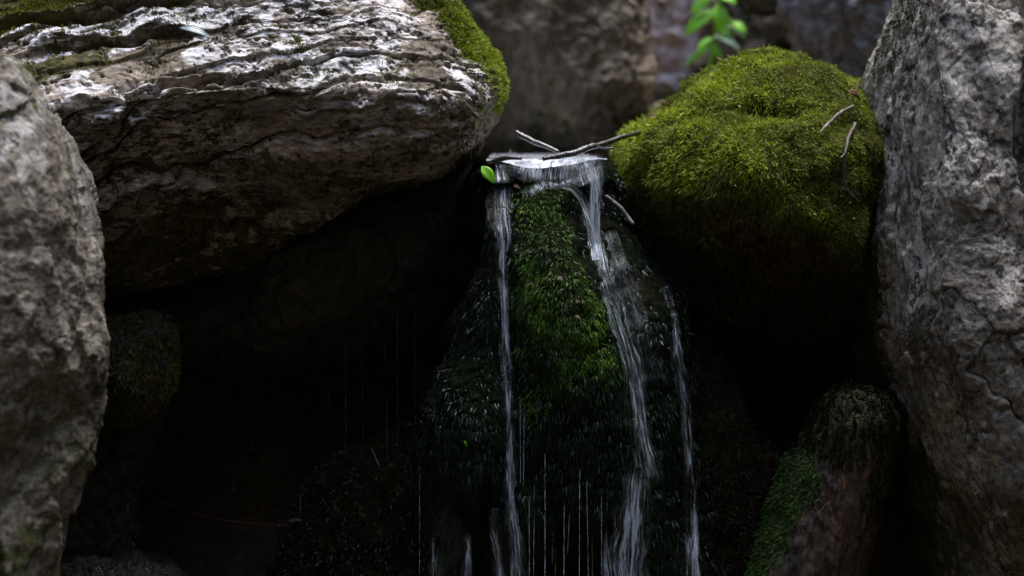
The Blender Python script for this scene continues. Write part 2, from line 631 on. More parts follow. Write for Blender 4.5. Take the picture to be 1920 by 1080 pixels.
def big_relief(P, px, py, n):
    # strata run along a gently curving diagonal
    a = math.radians(13)
    x, z, y = P[:, 0], P[:, 2], P[:, 1]
    al = x * math.cos(a) + z * math.sin(a)
    pe = z - (0.46 * x - 0.36 * (x + 0.7) ** 2) + 0.2 * y
    q = np.stack([al * 0.8, y * 0.8, pe * 12.5], -1)
    wv = np.stack([fbm(P * 4, 4, seed=1), fbm(P * 4, 4, seed=2), fbm(P * 5, 4, seed=3)], -1)
    q = q + wv * np.array([0.2, 0.2, 0.32])
    v, e = cells(q, 5, 0.8)
    v2, e2 = cells(q * np.array([1.5, 1.5, 2.9]) + 3.3, 9, 0.7)
    strong = 0.4 + 0.9 * sstep(800, 350, px)
    h = 0.024 * v * strong - 0.012 * (1 - sstep(0, 0.10, e)) * strong
    h += 0.009 * v2 * (0.4 + 0.6 * strong)
    h += 0.03 * fbm(P * 3.2, 4, seed=6)
    rq = np.stack([al * 4.5, y * 5, pe * 30], -1) + wv * 0.8
    h += 0.0065 * (ridged(rq, 3, 0.5, 4) - 0.6)
    pits = fbm(P * 38, 4, 0.6, seed=8)
    h -= 0.006 * sstep(0.2, 0.6, pits)
    h += 0.002 * fbm(P * 80, 3, 0.6, seed=9)
    # deep overhanging cracks seen in the lower face
    def crack(pts, wid, dep, x0, x1):
        t = above(px + 14 * wv[:, 0] * 3, py + wv[:, 1] * 40, pts)
        m = sstep(x0, x0 + 60, px) * sstep(x1, x1 - 60, px)
        return -dep * np.exp(-(t / wid) ** 2) * m + dep * 0.5 * np.exp(-((t - wid * 1.6) / (wid)) ** 2) * m
    h += crack([(180, 250), (330, 215), (420, 196), (520, 185)], 7, 0.03, 180, 500)
    h += crack([(0, 110), (150, 90), (260, 45), (420, 20)], 9, 0.025, -50, 420)
    h += crack([(100, 160), (220, 120), (330, 95), (420, 100)], 8, 0.02, 100, 420)
    h += crack([(190, 440), (300, 405), (420, 390), (560, 400)], 14, 0.05, 180, 460)
    h += crack([(330, 490), (480, 465), (600, 430), (700, 400)], 12, 0.03, 380, 700)
    h += crack([(750, 270), (850, 268), (930, 250)], 8, 0.02, 780, 930)
    return h


big = Rock('boulder', [(-260, -200), (250, -260), (700, -160), (815, -60), (868, 5), (905, 55), (932, 110), (950, 150), (952, 185), (940, 225), (916, 268),
                       (905, 315), (860, 345), (780, 365), (690, 400), (600, 455), (520, 500), (420, 520), (330, 540), (200, 585), (0, 640), (-260, 660)],
           (350, 230), 4.25, 0.34, 0.9, N=780, shape=big_shape, relief=big_relief, rimw=0.5)
nz = big.n[..., 2]
q = big.P.reshape(-1, 3)
nzs = fbm(q * 9, 4, seed=21).reshape(nz.shape)
px_, py_ = big.px, big.py
moss = 0.17 + 0.55 * sstep(0.0006, 0.004, big.cav) + 0.22 * nzs
moss += 0.85 * bump2(px_, py_, 100, 45, 190, 50, -15) + 0.7 * bump2(px_, py_, 180, 165, 120, 40, -20)
corner = sstep(740, 800, px_ + 50 * nzs) * sstep(120, 70, py_ - (px_ - 860) * 0.9 + 60 * nzs)
moss += 0.9 * corner
moss += 0.2 * sstep(-20, -120, above(px_, py_, LEDGE)) + 0.22 * sstep(-150, -300, above(px_, py_, LEDGE)) + 0.22 * sstep(820, 900, px_)  # moss and dirt below the ledge, thickened to paint the underside darker
pale = 1.5 * bump2(px_, py_, 530, 66, 9, 22, 8) + 0.35 * sstep(0.15, 0.6, nz) + 0.12 - 0.5 * sstep(0.1, 0.5, fbm(q * 5, 3, seed=23).reshape(nz.shape)) - 0.65 * sstep(0, -160, above(px_, py_, LEDGE) - 10)  # lichen plus painted sky light: upward facets whiter, overhung face darker
big_e = empty('boulder', W(400, 560, 4.4), 'huge pale layered boulder filling the upper left, its dark underside overhanging', 'boulder')
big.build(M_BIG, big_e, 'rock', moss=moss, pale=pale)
# real moss growing on it
dn = np.clip(corner, 0, 1) + 1.2 * bump2(px_, py_, 90, 45, 180, 45, -15) * sstep(-0.2, 0.3, nzs) + 0.6 * bump2(px_, py_, 190, 170, 110, 35, -20) * sstep(-0.1, 0.3, nzs) \
    + 0.08 * sstep(0.2, 0.6, nzs)
dn = dn * sstep(-0.1, 0.3, nz) + 0.0
Pq, Nq, sx, sy = big.sample(36000, dn + 1e-5)
strands('moss', Pq, Nq, 0.009, 0.0022, MOSS_SUN, big_e, 0.12 + 0.4 * RNG.random(len(Pq)) ** 1.5 + 0.35 * sstep(800, 930, sx), 0.75 * RNG.random(len(Pq)) * sstep(930, 700, sx) , grav=0.1, rnd=0.9)
# hanging rootlets and crumbs of moss along the lower face
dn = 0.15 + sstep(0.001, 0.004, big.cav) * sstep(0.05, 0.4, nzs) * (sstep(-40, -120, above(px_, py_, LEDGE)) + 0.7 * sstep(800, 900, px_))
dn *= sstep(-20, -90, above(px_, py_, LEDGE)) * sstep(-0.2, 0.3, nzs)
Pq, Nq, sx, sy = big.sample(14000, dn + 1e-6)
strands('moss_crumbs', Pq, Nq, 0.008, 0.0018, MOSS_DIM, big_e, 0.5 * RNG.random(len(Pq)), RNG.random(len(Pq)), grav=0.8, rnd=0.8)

# === blurred foreground rock, left edge ==============================
def fore_shape(px, py, r, b):
    return b + 0.03 * bump2(px, py, 90, 420, 60, 300) - 0.05 * bump2(px, py, 120, 800, 60, 120, 20)


def fore_relief(P, px, py, n):
    wv = np.stack([fbm(P * 5, 4, seed=151), fbm(P * 5, 4, seed=152), fbm(P * 5, 4, seed=153)], -1)
    h = 0.022 * fbm(P * np.array([5, 4, 2.5]), 4, seed=31) + 0.006 * fbm(P * 16, 4, seed=32)
    v, e1 = cells(P * np.array([6, 6, 3.5]) + wv * 0.6, 31, 0.9)
    h += 0.012 * v
    a = math.radians(62)
    al = P[:, 0] * math.cos(a) + P[:, 2] * math.sin(a)
    pe = -P[:, 0] * math.sin(a) + P[:, 2] * math.cos(a)
    low_ = sstep(600, 720, py)
    h += 0.020 * (ridged(np.stack([al * 3, P[:, 1] * 3, pe * 10], -1) + wv * 0.5, 3, 0.5, 7) - 0.6) * low_
    h += 0.003 * fbm(P * 40, 4, 0.62, seed=34)
    return h


fore = Rock('boulder', [(-420, -35), (-120, 40), (-5, 88), (40, 130), (80, 188), (118, 245), (142, 312), (158, 400), (168, 500), (168, 585), (180, 640), (180, 700),
                        (166, 780), (160, 850), (132, 930), (104, 1000), (94, 1080), (78, 1240), (-420, 1300)], (-120, 600), 3.58, 0.2, 0.5, N=420,
            shape=fore_shape, relief=fore_relief)
nz1 = fbm(fore.P.reshape(-1, 3) * 8, 4, seed=33).reshape(fore.px.shape)
fe = empty('boulder', W(-100, 1240, 3.6), 'out of focus grey rounded boulder at the left edge, nearest to the viewer', 'boulder')
fore.build(M_FORE, fe, 'rock', moss=0.05 + 0.35 * sstep(0.0005, 0.004, fore.cav) + 0.38 * sstep(560, 800, fore.py) + 0.3 * nz1, pale=0.3 * sstep(700, 100, fore.py))

# === tall rock, right edge ===========================================
EDGE = [(-100, 1760), (0, 1725), (150, 1715), (400, 1722), (600, 1730), (800, 1790), (1000, 1850), (1200, 1880)]


def tall_shape(px, py, r, b):
    ys, xs = zip(*EDGE)
    e = px - np.interp(py, ys, xs)
    left = np.clip(-e, 0, None)
    b = np.minimum(b, 0.26 + 0.02 * bump2(px, py, 1850, 600, 80, 200)) - 0.0022 * left - 0.00025 * np.clip(e, 0, None)
    b = b - 0.10 * sstep(1250, 950, 2200 - py) * 0 - 0.13 * sstep(860, 1150, py)
    b = b - 0.05 * np.exp(-((px - 1881 - 8 * np.sin(py / 60)) / 9) ** 2) * sstep(400, 340, py)
    b = b + 0.035 * sstep(1885, 1905, px) * sstep(385, 325, py) - 0.02 * bump2(px, py, 1900, 375, 22, 12)
    return b


def tall_relief(P, px, py, n):
    ys, xs = zip(*EDGE)
    e = px - np.interp(py, ys, xs)
    side = sstep(10, -40, e)
    wv = np.stack([fbm(P * 5, 4, seed=141), fbm(P * 5, 4, seed=142), fbm(P * 5, 4, seed=143)], -1)
    h = 0.02 * fbm(P * 3, 3, seed=41) + 0.006 * fbm(P * 9, 4, seed=42)
    q = P * np.array([5, 5, 4.0]) + wv * 0.5
    v, e1 = cells(q, 41, 0.9)
    low_ = sstep(430, 620, py)
    h += (0.010 * v + 0.004 * v * low_) - 0.010 * (1 - sstep(0, 0.05, e1)) * sstep(-0.1, 0.35, wv[:, 0]) * (0.3 + 0.7 * low_)
    v, e1 = cells(P * 17 + wv, 43, 0.9)
    h += 0.0035 * v * (1 - 0.7 * side)
    h += 0.0022 * fbm(P * 34, 5, 0.62, seed=44) * (1 - 0.5 * side)
    h -= 0.003 * sstep(0.25, 0.6, fbm(P * 22, 3, 0.6, seed=45)) * (1 - side)
    # long vertical fluting on the side that faces the fall
    h += 0.006 * fbm(P * np.array([60, 60, 5.0]), 4, 0.6, seed=46) * side
    return h


tall = Rock('boulder', [(1745, -140), (1704, -20), (1677, 35), (1656, 90), (1643, 150), (1637, 300), (1635, 430), (1636, 560), (1642, 680), (1670, 760), (1712, 840), (1742, 920),
                        (1765, 1010), (1785, 1090), (1830, 1260), (2300, 1300), (2350, 500), (2250, -200)], (1960, 560), 4.0, 0.28, 0.6, N=600, p=3.5, q=1.7,
            shape=tall_shape, relief=tall_relief)
nz2 = fbm(tall.P.reshape(-1, 3) * 8, 4, seed=43).reshape(tall.px.shape)
te = empty('boulder', W(1950, 1270, 3.9), 'tall grey rock standing at the right edge with a steep streaked side', 'boulder')
left_edge = sstep(0.9, 0.985, tall.r) * sstep(380, 520, tall.py)
tall.build(M_TALL, te, 'rock', moss=0.1 + 0.35 * sstep(0.0003, 0.002, tall.cav) + 0.2 * sstep(800, 1000, tall.py) + 0.3 * nz2 + 0.8 * left_edge, pale=0.4 * sstep(900, 100, tall.py))
dn = left_edge * sstep(1150, 1000, tall.py) * sstep(1800, 1760, tall.px) + 0.6 * sstep(0.9, 0.98, tall.r) * sstep(170, 60, tall.py) * sstep(1760, 1700, tall.px)
Pq, Nq, sx, sy = tall.sample(9000, dn + 1e-7)
strands('moss', Pq, Nq, 0.010, 0.0022, MOSS_DIM, te, 0.4 + 0.6 * RNG.random(len(Pq)), 0.4 * RNG.random(len(Pq)), grav=0.6)

# === mossy boulder, right of the fall ================================
def mb_shape(px, py, r, b):
    up = sstep(330, 110, py)
    b = b - 0.10 * sstep(430, 620, py) - 0.0 * up
    b = b - 0.16 * sstep(1530, 1690, px)
    return b + 0.03 * bump2(px, py, 1330, 330, 120, 90) + 0.02 * bump2(px, py, 1480, 180, 100, 60)


def mb_relief(P, px, py, n):
    h = 0.032 * fbm(P * 5, 3, seed=51) + 0.010 * fbm(P * 18, 4, seed=52) + 0.004 * fbm(P * 50, 3, seed=53)
    h -= 0.028 * np.exp(-(above(px, py, [(1180, 300), (1250, 255), (1330, 220), (1400, 215), (1480, 240)]) / 12) ** 2) * sstep(1200, 1260, px) * sstep(1480, 1380, px)
    return h


mb = Rock('mossy_boulder', [(1150, 305), (1168, 268), (1202, 238), (1246, 214), (1298, 190), (1332, 156), (1368, 130), (1430, 114), (1490, 112), (1548, 128), (1585, 156), (1640, 160),
                            (1720, 190), (1760, 400), (1740, 640), (1640, 720), (1540, 745), (1440, 730), (1340, 650), (1270, 570), (1215, 500), (1175, 420), (1148, 350)],
          (1440, 350), 4.35, 0.42, 0.5, N=420, p=2.0, q=2.0, shape=mb_shape, relief=mb_relief)
nz3 = fbm(mb.P.reshape(-1, 3) * 7, 4, seed=55).reshape(mb.px.shape)
me_ = empty('mossy_boulder', W(1440, 760, 4.4), 'rounded boulder under a thick bright green moss cushion, right of the waterfall', 'boulder')
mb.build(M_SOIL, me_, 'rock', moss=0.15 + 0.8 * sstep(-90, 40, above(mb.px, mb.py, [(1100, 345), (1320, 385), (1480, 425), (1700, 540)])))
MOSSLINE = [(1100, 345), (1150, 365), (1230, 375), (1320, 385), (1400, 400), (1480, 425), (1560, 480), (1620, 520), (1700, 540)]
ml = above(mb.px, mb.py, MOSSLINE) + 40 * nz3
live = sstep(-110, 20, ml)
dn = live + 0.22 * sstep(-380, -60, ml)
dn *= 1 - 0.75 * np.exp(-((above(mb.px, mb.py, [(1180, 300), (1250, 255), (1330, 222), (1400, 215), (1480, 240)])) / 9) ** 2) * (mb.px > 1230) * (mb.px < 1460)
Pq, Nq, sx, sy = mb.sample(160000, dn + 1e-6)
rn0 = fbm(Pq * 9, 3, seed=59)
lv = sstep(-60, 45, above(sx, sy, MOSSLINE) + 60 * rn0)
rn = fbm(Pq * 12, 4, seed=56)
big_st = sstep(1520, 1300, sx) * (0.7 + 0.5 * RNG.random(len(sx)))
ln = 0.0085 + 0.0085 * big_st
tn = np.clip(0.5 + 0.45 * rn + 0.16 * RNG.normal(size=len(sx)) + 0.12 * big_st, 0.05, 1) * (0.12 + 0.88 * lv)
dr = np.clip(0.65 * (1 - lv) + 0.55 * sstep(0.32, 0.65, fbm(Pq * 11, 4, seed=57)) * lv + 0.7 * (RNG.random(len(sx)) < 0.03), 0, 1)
strands('moss', Pq, Nq, ln, 0.0016 + 0.0008 * big_st, MOSS_SUN, me_, tn, dr, K=5, grav=0.25 + 0.9 * (1 - np.clip(Nq[:, 2], 0, 1)), rnd=1.05, curl=2.3, out=0.7)

# === rock that carries the water lip =================================
lip = Rock('ledge_rock', [(880, 300), (930, 296), (1040, 300), (1120, 298), (1165, 292), (1180, 350), (1180, 460), (1000, 520), (890, 460), (872, 380)], (1025, 390), 4.2, 0.15, 0.4,
           N=160, p=4, q=2, relief=gen_relief(61, big=0.02, block=0.012, bscale=9, fine=0.003, ridge=0.006),
           shape=lambda px, py, r, b: b * 0.9 - 0.06 * sstep(345, 298, py))
le = empty('ledge_rock', W(1030, 500, 4.3), 'wet black ledge rock that the stream spills over, under the two branches', 'rock')
lip.build(M_WET, le, 'rock')
Pq, Nq, sx, sy = lip.sample(9000, sstep(300, 312, lip.py) + 1e-6)
strands('wet_moss', Pq, Nq, 0.010, 0.0014, MOSS_DEEP, le, 0.1 + 0.6 * RNG.random(len(sx)) ** 2, 0.3 * (RNG.random(len(sx)) < 0.1), K=3, grav=1.0, rnd=0.5)

# === mossy mound under the falls =====================================
def mound_shape(px, py, r, b):
    b = b * 0.9
    b = b + 0.05 * bump2(px, py, 1040, 520, 60, 180) + 0.05 * bump2(px, py, 860, 760, 70, 150) + 0.03 * bump2(px, py, 1090, 640, 40, 160)
    b = b - 0.035 * bump2(px, py, 950, 700, 22, 300) - 0.02 * bump2(px, py, 1160, 600, 30, 240, -12)
    b = b - 0.2 * sstep(880, 1060, py + 30 * np.sin(px / 23.0) + 18 * np.sin(px / 9.0)) * sstep(800, 900, px) * sstep(1180, 1120, px)
    return b


def mound_relief(P, px, py, n):
    return 0.03 * fbm(P * 5, 4, seed=71) + 0.012 * fbm(P * np.array([20, 20, 8]), 4, seed=72) + 0.004 * fbm(P * 60, 3, seed=73)


mound = Rock('mossy_mound', [(912, 352), (935, 343), (985, 340), (1050, 342), (1096, 352), (1130, 380), (1175, 420), (1215, 470), (1250, 520), (1275, 600), (1305, 680), (1330, 800),
                             (1350, 950), (1350, 1250), (790, 1250), (800, 1080), (790, 960), (772, 850), (785, 770), (820, 680), (850, 610), (880, 540), (905, 470), (914, 410)],
             (1050, 760), 4.12, 0.24, 0.3, N=380, p=2.4, q=2.0, shape=mound_shape, relief=mound_relief, rimw=0.7)
nz4 = fbm(mound.P.reshape(-1, 3) * 7, 4, seed=75).reshape(mound.px.shape)
mo_e = empty('mossy_mound', W(1050, 1250, 4.12), 'steep moss hung mound of wet rock behind the falling water in the middle', 'rock')
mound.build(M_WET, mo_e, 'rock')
# bright upper tongue of moss
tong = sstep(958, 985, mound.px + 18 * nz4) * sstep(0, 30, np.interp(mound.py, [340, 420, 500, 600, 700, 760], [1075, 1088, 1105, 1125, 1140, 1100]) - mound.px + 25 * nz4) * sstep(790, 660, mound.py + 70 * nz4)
Pq, Nq, sx, sy = mound.sample(42000, tong + 1e-7)
edge = sstep(60, 5, np.interp(sy, [340, 420, 500, 600, 700, 760], [1075, 1088, 1105, 1125, 1140, 1100]) - sx)
tn = np.clip(0.18 + 0.75 * edge * RNG.random(len(sx)) + 0.25 * RNG.random(len(sx)) ** 2 + 0.35 * fbm(Pq * 14, 3, seed=76) + 0.2 * sstep(480, 380, sy), 0, 1)
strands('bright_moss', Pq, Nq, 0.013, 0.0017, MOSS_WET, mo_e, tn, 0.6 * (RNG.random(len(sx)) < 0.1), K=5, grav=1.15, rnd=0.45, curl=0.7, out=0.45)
# dark wet moss round it
facing = np.clip(-(mound.n @ FW), 0.1, 1)
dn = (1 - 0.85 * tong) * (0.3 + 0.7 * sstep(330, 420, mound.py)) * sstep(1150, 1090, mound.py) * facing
Pq, Nq, sx, sy = mound.sample(210000, dn)
tn = np.clip(0.15 + 0.5 * RNG.random(len(sx)) ** 2 + 0.3 * fbm(Pq * 14, 3, seed=77), 0, 1)
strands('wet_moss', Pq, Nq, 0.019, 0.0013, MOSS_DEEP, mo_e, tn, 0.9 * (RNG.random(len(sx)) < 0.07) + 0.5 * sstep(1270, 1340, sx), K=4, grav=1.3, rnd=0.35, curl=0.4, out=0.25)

# === dark rocks in the cave ==========================================
DARKS = {}


def dark_rock(key, poly, c, d0, front, back, label, mat=M_DARK, moss_n=0, moss_mat_=MOSS_DIM, N=240, dens=None, tint=(0.0, 0.6), dryv=0.4, ln=0.009, name='cave_rock', mossv=0.3, grav=0.7,
              big=0.03, block=0.02, bscale=6, fine=0.005, ridge=0.01, shape=None, pale=0.0, wd=0.0018, group='dark rocks in the hollow under the big boulder'):
    rk = Rock(name, poly, c, d0, front, back, N=N, relief=gen_relief(len(DARKS) * 3 + 81, big=big, block=block, bscale=bscale, fine=fine, ridge=ridge), shape=shape)
    DARKS[key] = rk
    e = empty(name, W(c[0], max(p[1] for p in poly), d0), label, 'rock', group)
    rk.build(mat, e, 'rock', moss=np.full(rk.px.shape, mossv), pale=np.full(rk.px.shape, pale))
    if moss_n:
        dd = np.ones(rk.px.shape) if dens is None else dens(rk)
        Pq, Nq, sx, sy = rk.sample(moss_n, dd + 1e-7)
        nn = fbm(Pq * 10, 3, seed=len(DARKS))
        strands('moss', Pq, Nq, ln, wd, moss_mat_, e, np.clip(tint[0] + (tint[1] - tint[0]) * RNG.random(len(sx)) ** 1.6 + 0.3 * nn, 0, 1), np.clip(dryv * RNG.random(len(sx)) * 2, 0, 1), grav=grav, rnd=0.8)
    return e


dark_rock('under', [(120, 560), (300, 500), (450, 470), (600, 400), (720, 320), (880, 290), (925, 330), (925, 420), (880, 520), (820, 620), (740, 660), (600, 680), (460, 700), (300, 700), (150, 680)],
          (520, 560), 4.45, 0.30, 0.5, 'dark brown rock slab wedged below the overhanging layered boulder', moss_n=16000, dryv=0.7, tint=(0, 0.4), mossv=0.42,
          shape=lambda px, py, r, b: b + 0.05 * bump2(px, py, 500, 480, 120, 18, -12))
dark_rock('nub', [(170, 590), (230, 592), (262, 600), (300, 598), (326, 625), (318, 655), (328, 690), (310, 730), (280, 775), (230, 800), (180, 790), (150, 700)], (240, 700), 4.06, 0.10, 0.3,
          'small moss tufted knob beside the blurred left boulder', moss_n=16000, moss_mat_=MOSS_SUN, dryv=0.7, tint=(0.0, 0.4), N=120, dens=lambda rk: 0.25 + sstep(-0.1, 0.3, fbm(rk.P.reshape(-1, 3) * 16, 3, seed=5).reshape(rk.px.shape)) * sstep(760, 680, rk.py), name='mossy_stone', ln=0.012)
dark_rock('wall', [(60, 700), (200, 690), (330, 720), (320, 790), (265, 900), (250, 1000), (240, 1080), (260, 1200), (40, 1200)], (160, 930), 4.2, 0.14, 0.4,
          'dark mossy rock column rising in the gap beside the left boulder', moss_n=12000, moss_mat_=MOSS_DEEP, N=160)
dark_rock('floor_left', [(100, 1075), (180, 1052), (260, 1052), (330, 1075), (380, 1130), (300, 1250), (60, 1250)], (220, 1150), 4.0, 0.12, 0.3,
          'low dark mossy stone at the bottom edge, left of the cave', moss_n=7000, moss_mat_=MOSS_DEEP, N=120)
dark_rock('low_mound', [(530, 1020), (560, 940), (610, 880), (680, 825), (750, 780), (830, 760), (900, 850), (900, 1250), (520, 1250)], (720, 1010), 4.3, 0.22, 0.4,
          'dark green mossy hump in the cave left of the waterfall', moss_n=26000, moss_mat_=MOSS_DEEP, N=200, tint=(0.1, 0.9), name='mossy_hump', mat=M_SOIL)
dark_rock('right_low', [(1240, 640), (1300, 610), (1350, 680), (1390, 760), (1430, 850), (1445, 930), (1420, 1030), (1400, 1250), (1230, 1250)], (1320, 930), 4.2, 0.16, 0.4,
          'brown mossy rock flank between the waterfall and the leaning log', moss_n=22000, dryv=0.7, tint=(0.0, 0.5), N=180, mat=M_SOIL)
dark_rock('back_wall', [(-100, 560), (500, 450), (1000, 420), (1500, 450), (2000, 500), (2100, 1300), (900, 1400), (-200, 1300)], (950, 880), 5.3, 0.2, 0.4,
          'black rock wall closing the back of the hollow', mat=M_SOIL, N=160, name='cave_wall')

# === leaning log, lower right ========================================
AX = [(1610, 735), (1590, 820), (1560, 920), (1520, 1020), (1480, 1120), (1450, 1220)]


def log_shape(px, py, r, b):
    ys = [p[1] for p in AX]
    xs = [p[0] for p in AX]
    cxx = np.interp(py, ys, xs)
    half = np.interp(py, [720, 800, 1000, 1250], [80, 100, 115, 125])
    t = np.clip(np.abs(px - cxx) / half, 0, 1)
    rim = (1 - r ** 8) ** 0.5
    return 0.13 * np.sqrt(np.clip(1 - t ** 2.2, 0, 1)) * rim


log = Rock('log', [(1520, 790), (1545, 740), (1590, 722), (1640, 728), (1680, 750), (1698, 800), (1690, 860), (1665, 930), (1640, 1000), (1625, 1080), (1600, 1260), (1330, 1260), (1405, 1080),
                   (1425, 1010), (1440, 940), (1470, 870), (1500, 830)], (1560, 930), 4.06, 0.14, 0.15, N=260, shape=log_shape,
           relief=gen_relief(91, big=0.012, block=0.006, bscale=14, fine=0.003, ridge=0.008, aniso=(1.8, 1.8, 0.6)))
lo_e = empty('log', W(1500, 1250, 4.15), 'short thick reddish brown wet log with a mossy top, leaning at the lower right', 'log')
nzl = fbm(log.P.reshape(-1, 3) * 9, 4, seed=95).reshape(log.px.shape)
cap = sstep(880, 820, log.py - 0.35 * (1600 - log.px) * 0.3 + 60 * nzl)
lft = sstep(55, 80, np.interp(log.py, [p[1] for p in AX], [p[0] for p in AX]) - log.px + 30 * nzl)
rgt = sstep(30, 60, log.px - np.interp(log.py, [p[1] for p in AX], [p[0] for p in AX]) + 30 * nzl) * sstep(1000, 900, log.py)
log.build(M_LOG, lo_e, 'wood', moss=0.05 + 0.6 * np.clip(cap + rgt + lft, 0, 1), pale=0.75 * bump2(log.px, log.py, 1585, 885, 45, 28, -30) - 0.5)
Pq, Nq, sx, sy = log.sample(16000, np.clip(cap + 0.7 * rgt, 0, 1) + 1e-7)
strands('moss', Pq, Nq, 0.010, 0.0015, MOSS_LOG, lo_e, 0.0 + 0.7 * RNG.random(len(sx)), 0.3 * RNG.random(len(sx)), grav=0.5)
Pq, Nq, sx, sy = log.sample(9000, np.clip(lft, 0, 1) * sstep(820, 880, log.py) * sstep(1.0, 0.9, cap) + 1e-7)
strands('green_moss', Pq, Nq, 0.014, 0.0022, MOSS_GREEN, lo_e, 0.2 + 0.8 * RNG.random(len(sx)), 0.2 * RNG.random(len(sx)), grav=0.6, out=0.9)

# === rocks behind the pool ===========================================
def back_rock(poly, c, d0, front, back, mat, label, mossv=0.15, pale=0.2, N=200, **kw):
    rk = Rock('background_rock', poly, c, d0, front, back, N=N, relief=gen_relief(len(DARKS) * 3 + 81 + int(c[0]), **kw))
    e = empty('background_rock', W(c[0], max(p[1] for p in poly), d0), label, 'rock', 'blurred rocks behind the pool')
    nn = fbm(rk.P.reshape(-1, 3) * 4, 4, seed=c[0]).reshape(rk.px.shape)
    rk.build(mat, e, 'rock', moss=mossv + 0.25 * nn, pale=np.full(rk.px.shape, pale))
    return rk


back_rock([(700, -250), (1000, -300), (1180, -200), (1200, 0), (1215, 110), (1222, 160), (1205, 215), (1180, 270), (1170, 380), (800, 380), (700, 200)], (960, 60), 5.7, 0.3, 0.8, M_BACK,
          'large dark brown rock wall behind the water lip', mossv=0.25, big=0.05, block=0.012, bscale=2.5, ridge=0.02)
back_rock([(1150, -200), (1400, -260), (1520, -100), (1480, 100), (1450, 330), (1200, 330), (1140, 150)], (1310, 60), 6.5, 0.2, 0.6, M_PINK,
          'pinkish white blotched rock behind the hanging green leaves', mossv=0.0, pale=0.6, big=0.05, block=0.05, bscale=5)
back_rock([(1205, 200), (1225, 188), (1270, 178), (1330, 165), (1420, 160), (1500, 250), (1400, 400), (1200, 400)], (1320, 280), 5.6, 0.12, 0.4, M_SAND,
          'low ochre coloured stone behind the mossy boulder', mossv=-0.1, big=0.02, block=0.01)
back_rock([(1370, -150), (1500, -200), (1560, 0), (1560, 140), (1500, 330), (1330, 330), (1325, 130), (1345, 40)], (1440, 100), 6.0, 0.15, 0.6, M_BACK,
          'dark brown rock rising behind the top of the mossy boulder', mossv=0.1, big=0.04, block=0.04, bscale=5)
back_rock([(1480, -220), (1800, -300), (1950, 0), (1900, 350), (1640, 360), (1560, 200), (1500, 90), (1475, 0)], (1680, 40), 5.5, 0.3, 0.6, M_GREY,
          'slate grey rock at the top behind the tall right rock', mossv=0.05, big=0.05, block=0.03, bscale=4)

# === water ===========================================================
def water_film():
    n = NT('clear_stream_water')
    v = n.mapping((1, 0.5, 1))
    n.set('Base Color', (0.02, 0.03, 0.028))
    n.set('Roughness', 0.06)
    n.set('IOR', 1.33)
    n.set('Specular IOR Level', 0.9)
    foam = n.ramp(n.noise(38, 6, 0.7, v, 0.8), [(0.38, 0.0), (0.55, 1.0)])  # white in the base colour stands in for sky reflection besides foam
    n.set('Base Color', n.mix(foam, (0.06, 0.07, 0.08), (0.7, 0.72, 0.8)))
    b = n.bump(n.noise(45, 4, 0.6, v, 0.6), 0.8, 0.02)
    n.set('Normal', b)
    return n.m


def fall_mat(name, lo=0.38, hi=0.64, col=(0.78, 0.88, 1.0), amax=0.97, mid=0.22):
    """streaky falling water: u runs across the sheet, v along the flow; attribute edge fades the rim"""
    n = NT(name)
    v = n.mapping((1, 1, 1), src='UV')
    v2 = n.mapping((2.7, 1.5, 1), src='UV')
    v3 = n.mapping((0.35, 0.5, 1), src='UV')
    a = n.noise(1.0, 6, 0.62, v, 0.9)
    f1 = n.noise(1.0, 4, 0.65, v2, 0.6)
    g = n.noise(1.0, 3, 0.6, v3, 0.5)
    e = n.attr('edge')
    f = n.math('ADD', a, n.math('MULTIPLY', n.math('SUBTRACT', e, 1.0), 0.4))
    f = n.math('ADD', f, n.math('MULTIPLY', n.math('SUBTRACT', f1, 0.5), 0.75))
    f = n.math('ADD', f, n.math('MULTIPLY', n.math('SUBTRACT', g, 0.5), 0.8))
    m = n.math('MULTIPLY', n.ramp(f, [(lo, 0.0), ((lo + hi) / 2, mid), (hi, 1.0)]), amax)
    m = n.math('MULTIPLY', m, n.ramp(e, [(0.0, 0.0), (0.35, 1.0)]))
    n.set('Base Color', col)
    n.set('Roughness', 0.12)
    n.set('Specular IOR Level', 1.0)
    n.set('Normal', n.bump(f1, 1.0, 0.006))
    tr = n.n.new('ShaderNodeBsdfTransparent')
    tl = n.n.new('ShaderNodeBsdfTranslucent')
    tl.inputs[0].default_value = (*col, 1)
    m1 = n.n.new('ShaderNodeMixShader')
    m1.inputs[0].default_value = 0.4
    n.link(n.b.outputs[0], m1.inputs[1])
    n.link(tl.outputs[0], m1.inputs[2])
    # clear water still shines between the white streaks
    gl = n.n.new('ShaderNodeBsdfGlossy')
    gl.inputs['Roughness'].default_value = 0.25
    gl.inputs['Color'].default_value = (0.9, 0.95, 1, 1)
    n.link(n.bump(a, 1.0, 0.01), gl.inputs['Normal'])
    m0 = n.n.new('ShaderNodeMixShader')
    m0.inputs[0].default_value = 0.035
    n.link(tr.outputs[0], m0.inputs[1])
    n.link(gl.outputs[0], m0.inputs[2])
    mx = n.n.new('ShaderNodeMixShader')
    n.link(m, mx.inputs[0])
    n.link(m0.outputs[0], mx.inputs[1])
    n.link(m1.outputs[0], mx.inputs[2])
    # nothing at all beyond the frayed rim
    me = n.n.new('ShaderNodeMixShader')
    n.link(n.ramp(n.math('ADD', e, n.math('MULTIPLY', n.math('SUBTRACT', f1, 0.5), 0.6)), [(0.15, 0.0), (0.4, 1.0)]), me.inputs[0])
    n.link(tr.outputs[0], me.inputs[1])
    n.link(mx.outputs[0], me.inputs[2])
    n.link(me.outputs[0], n.out.inputs[0])
    return n.m


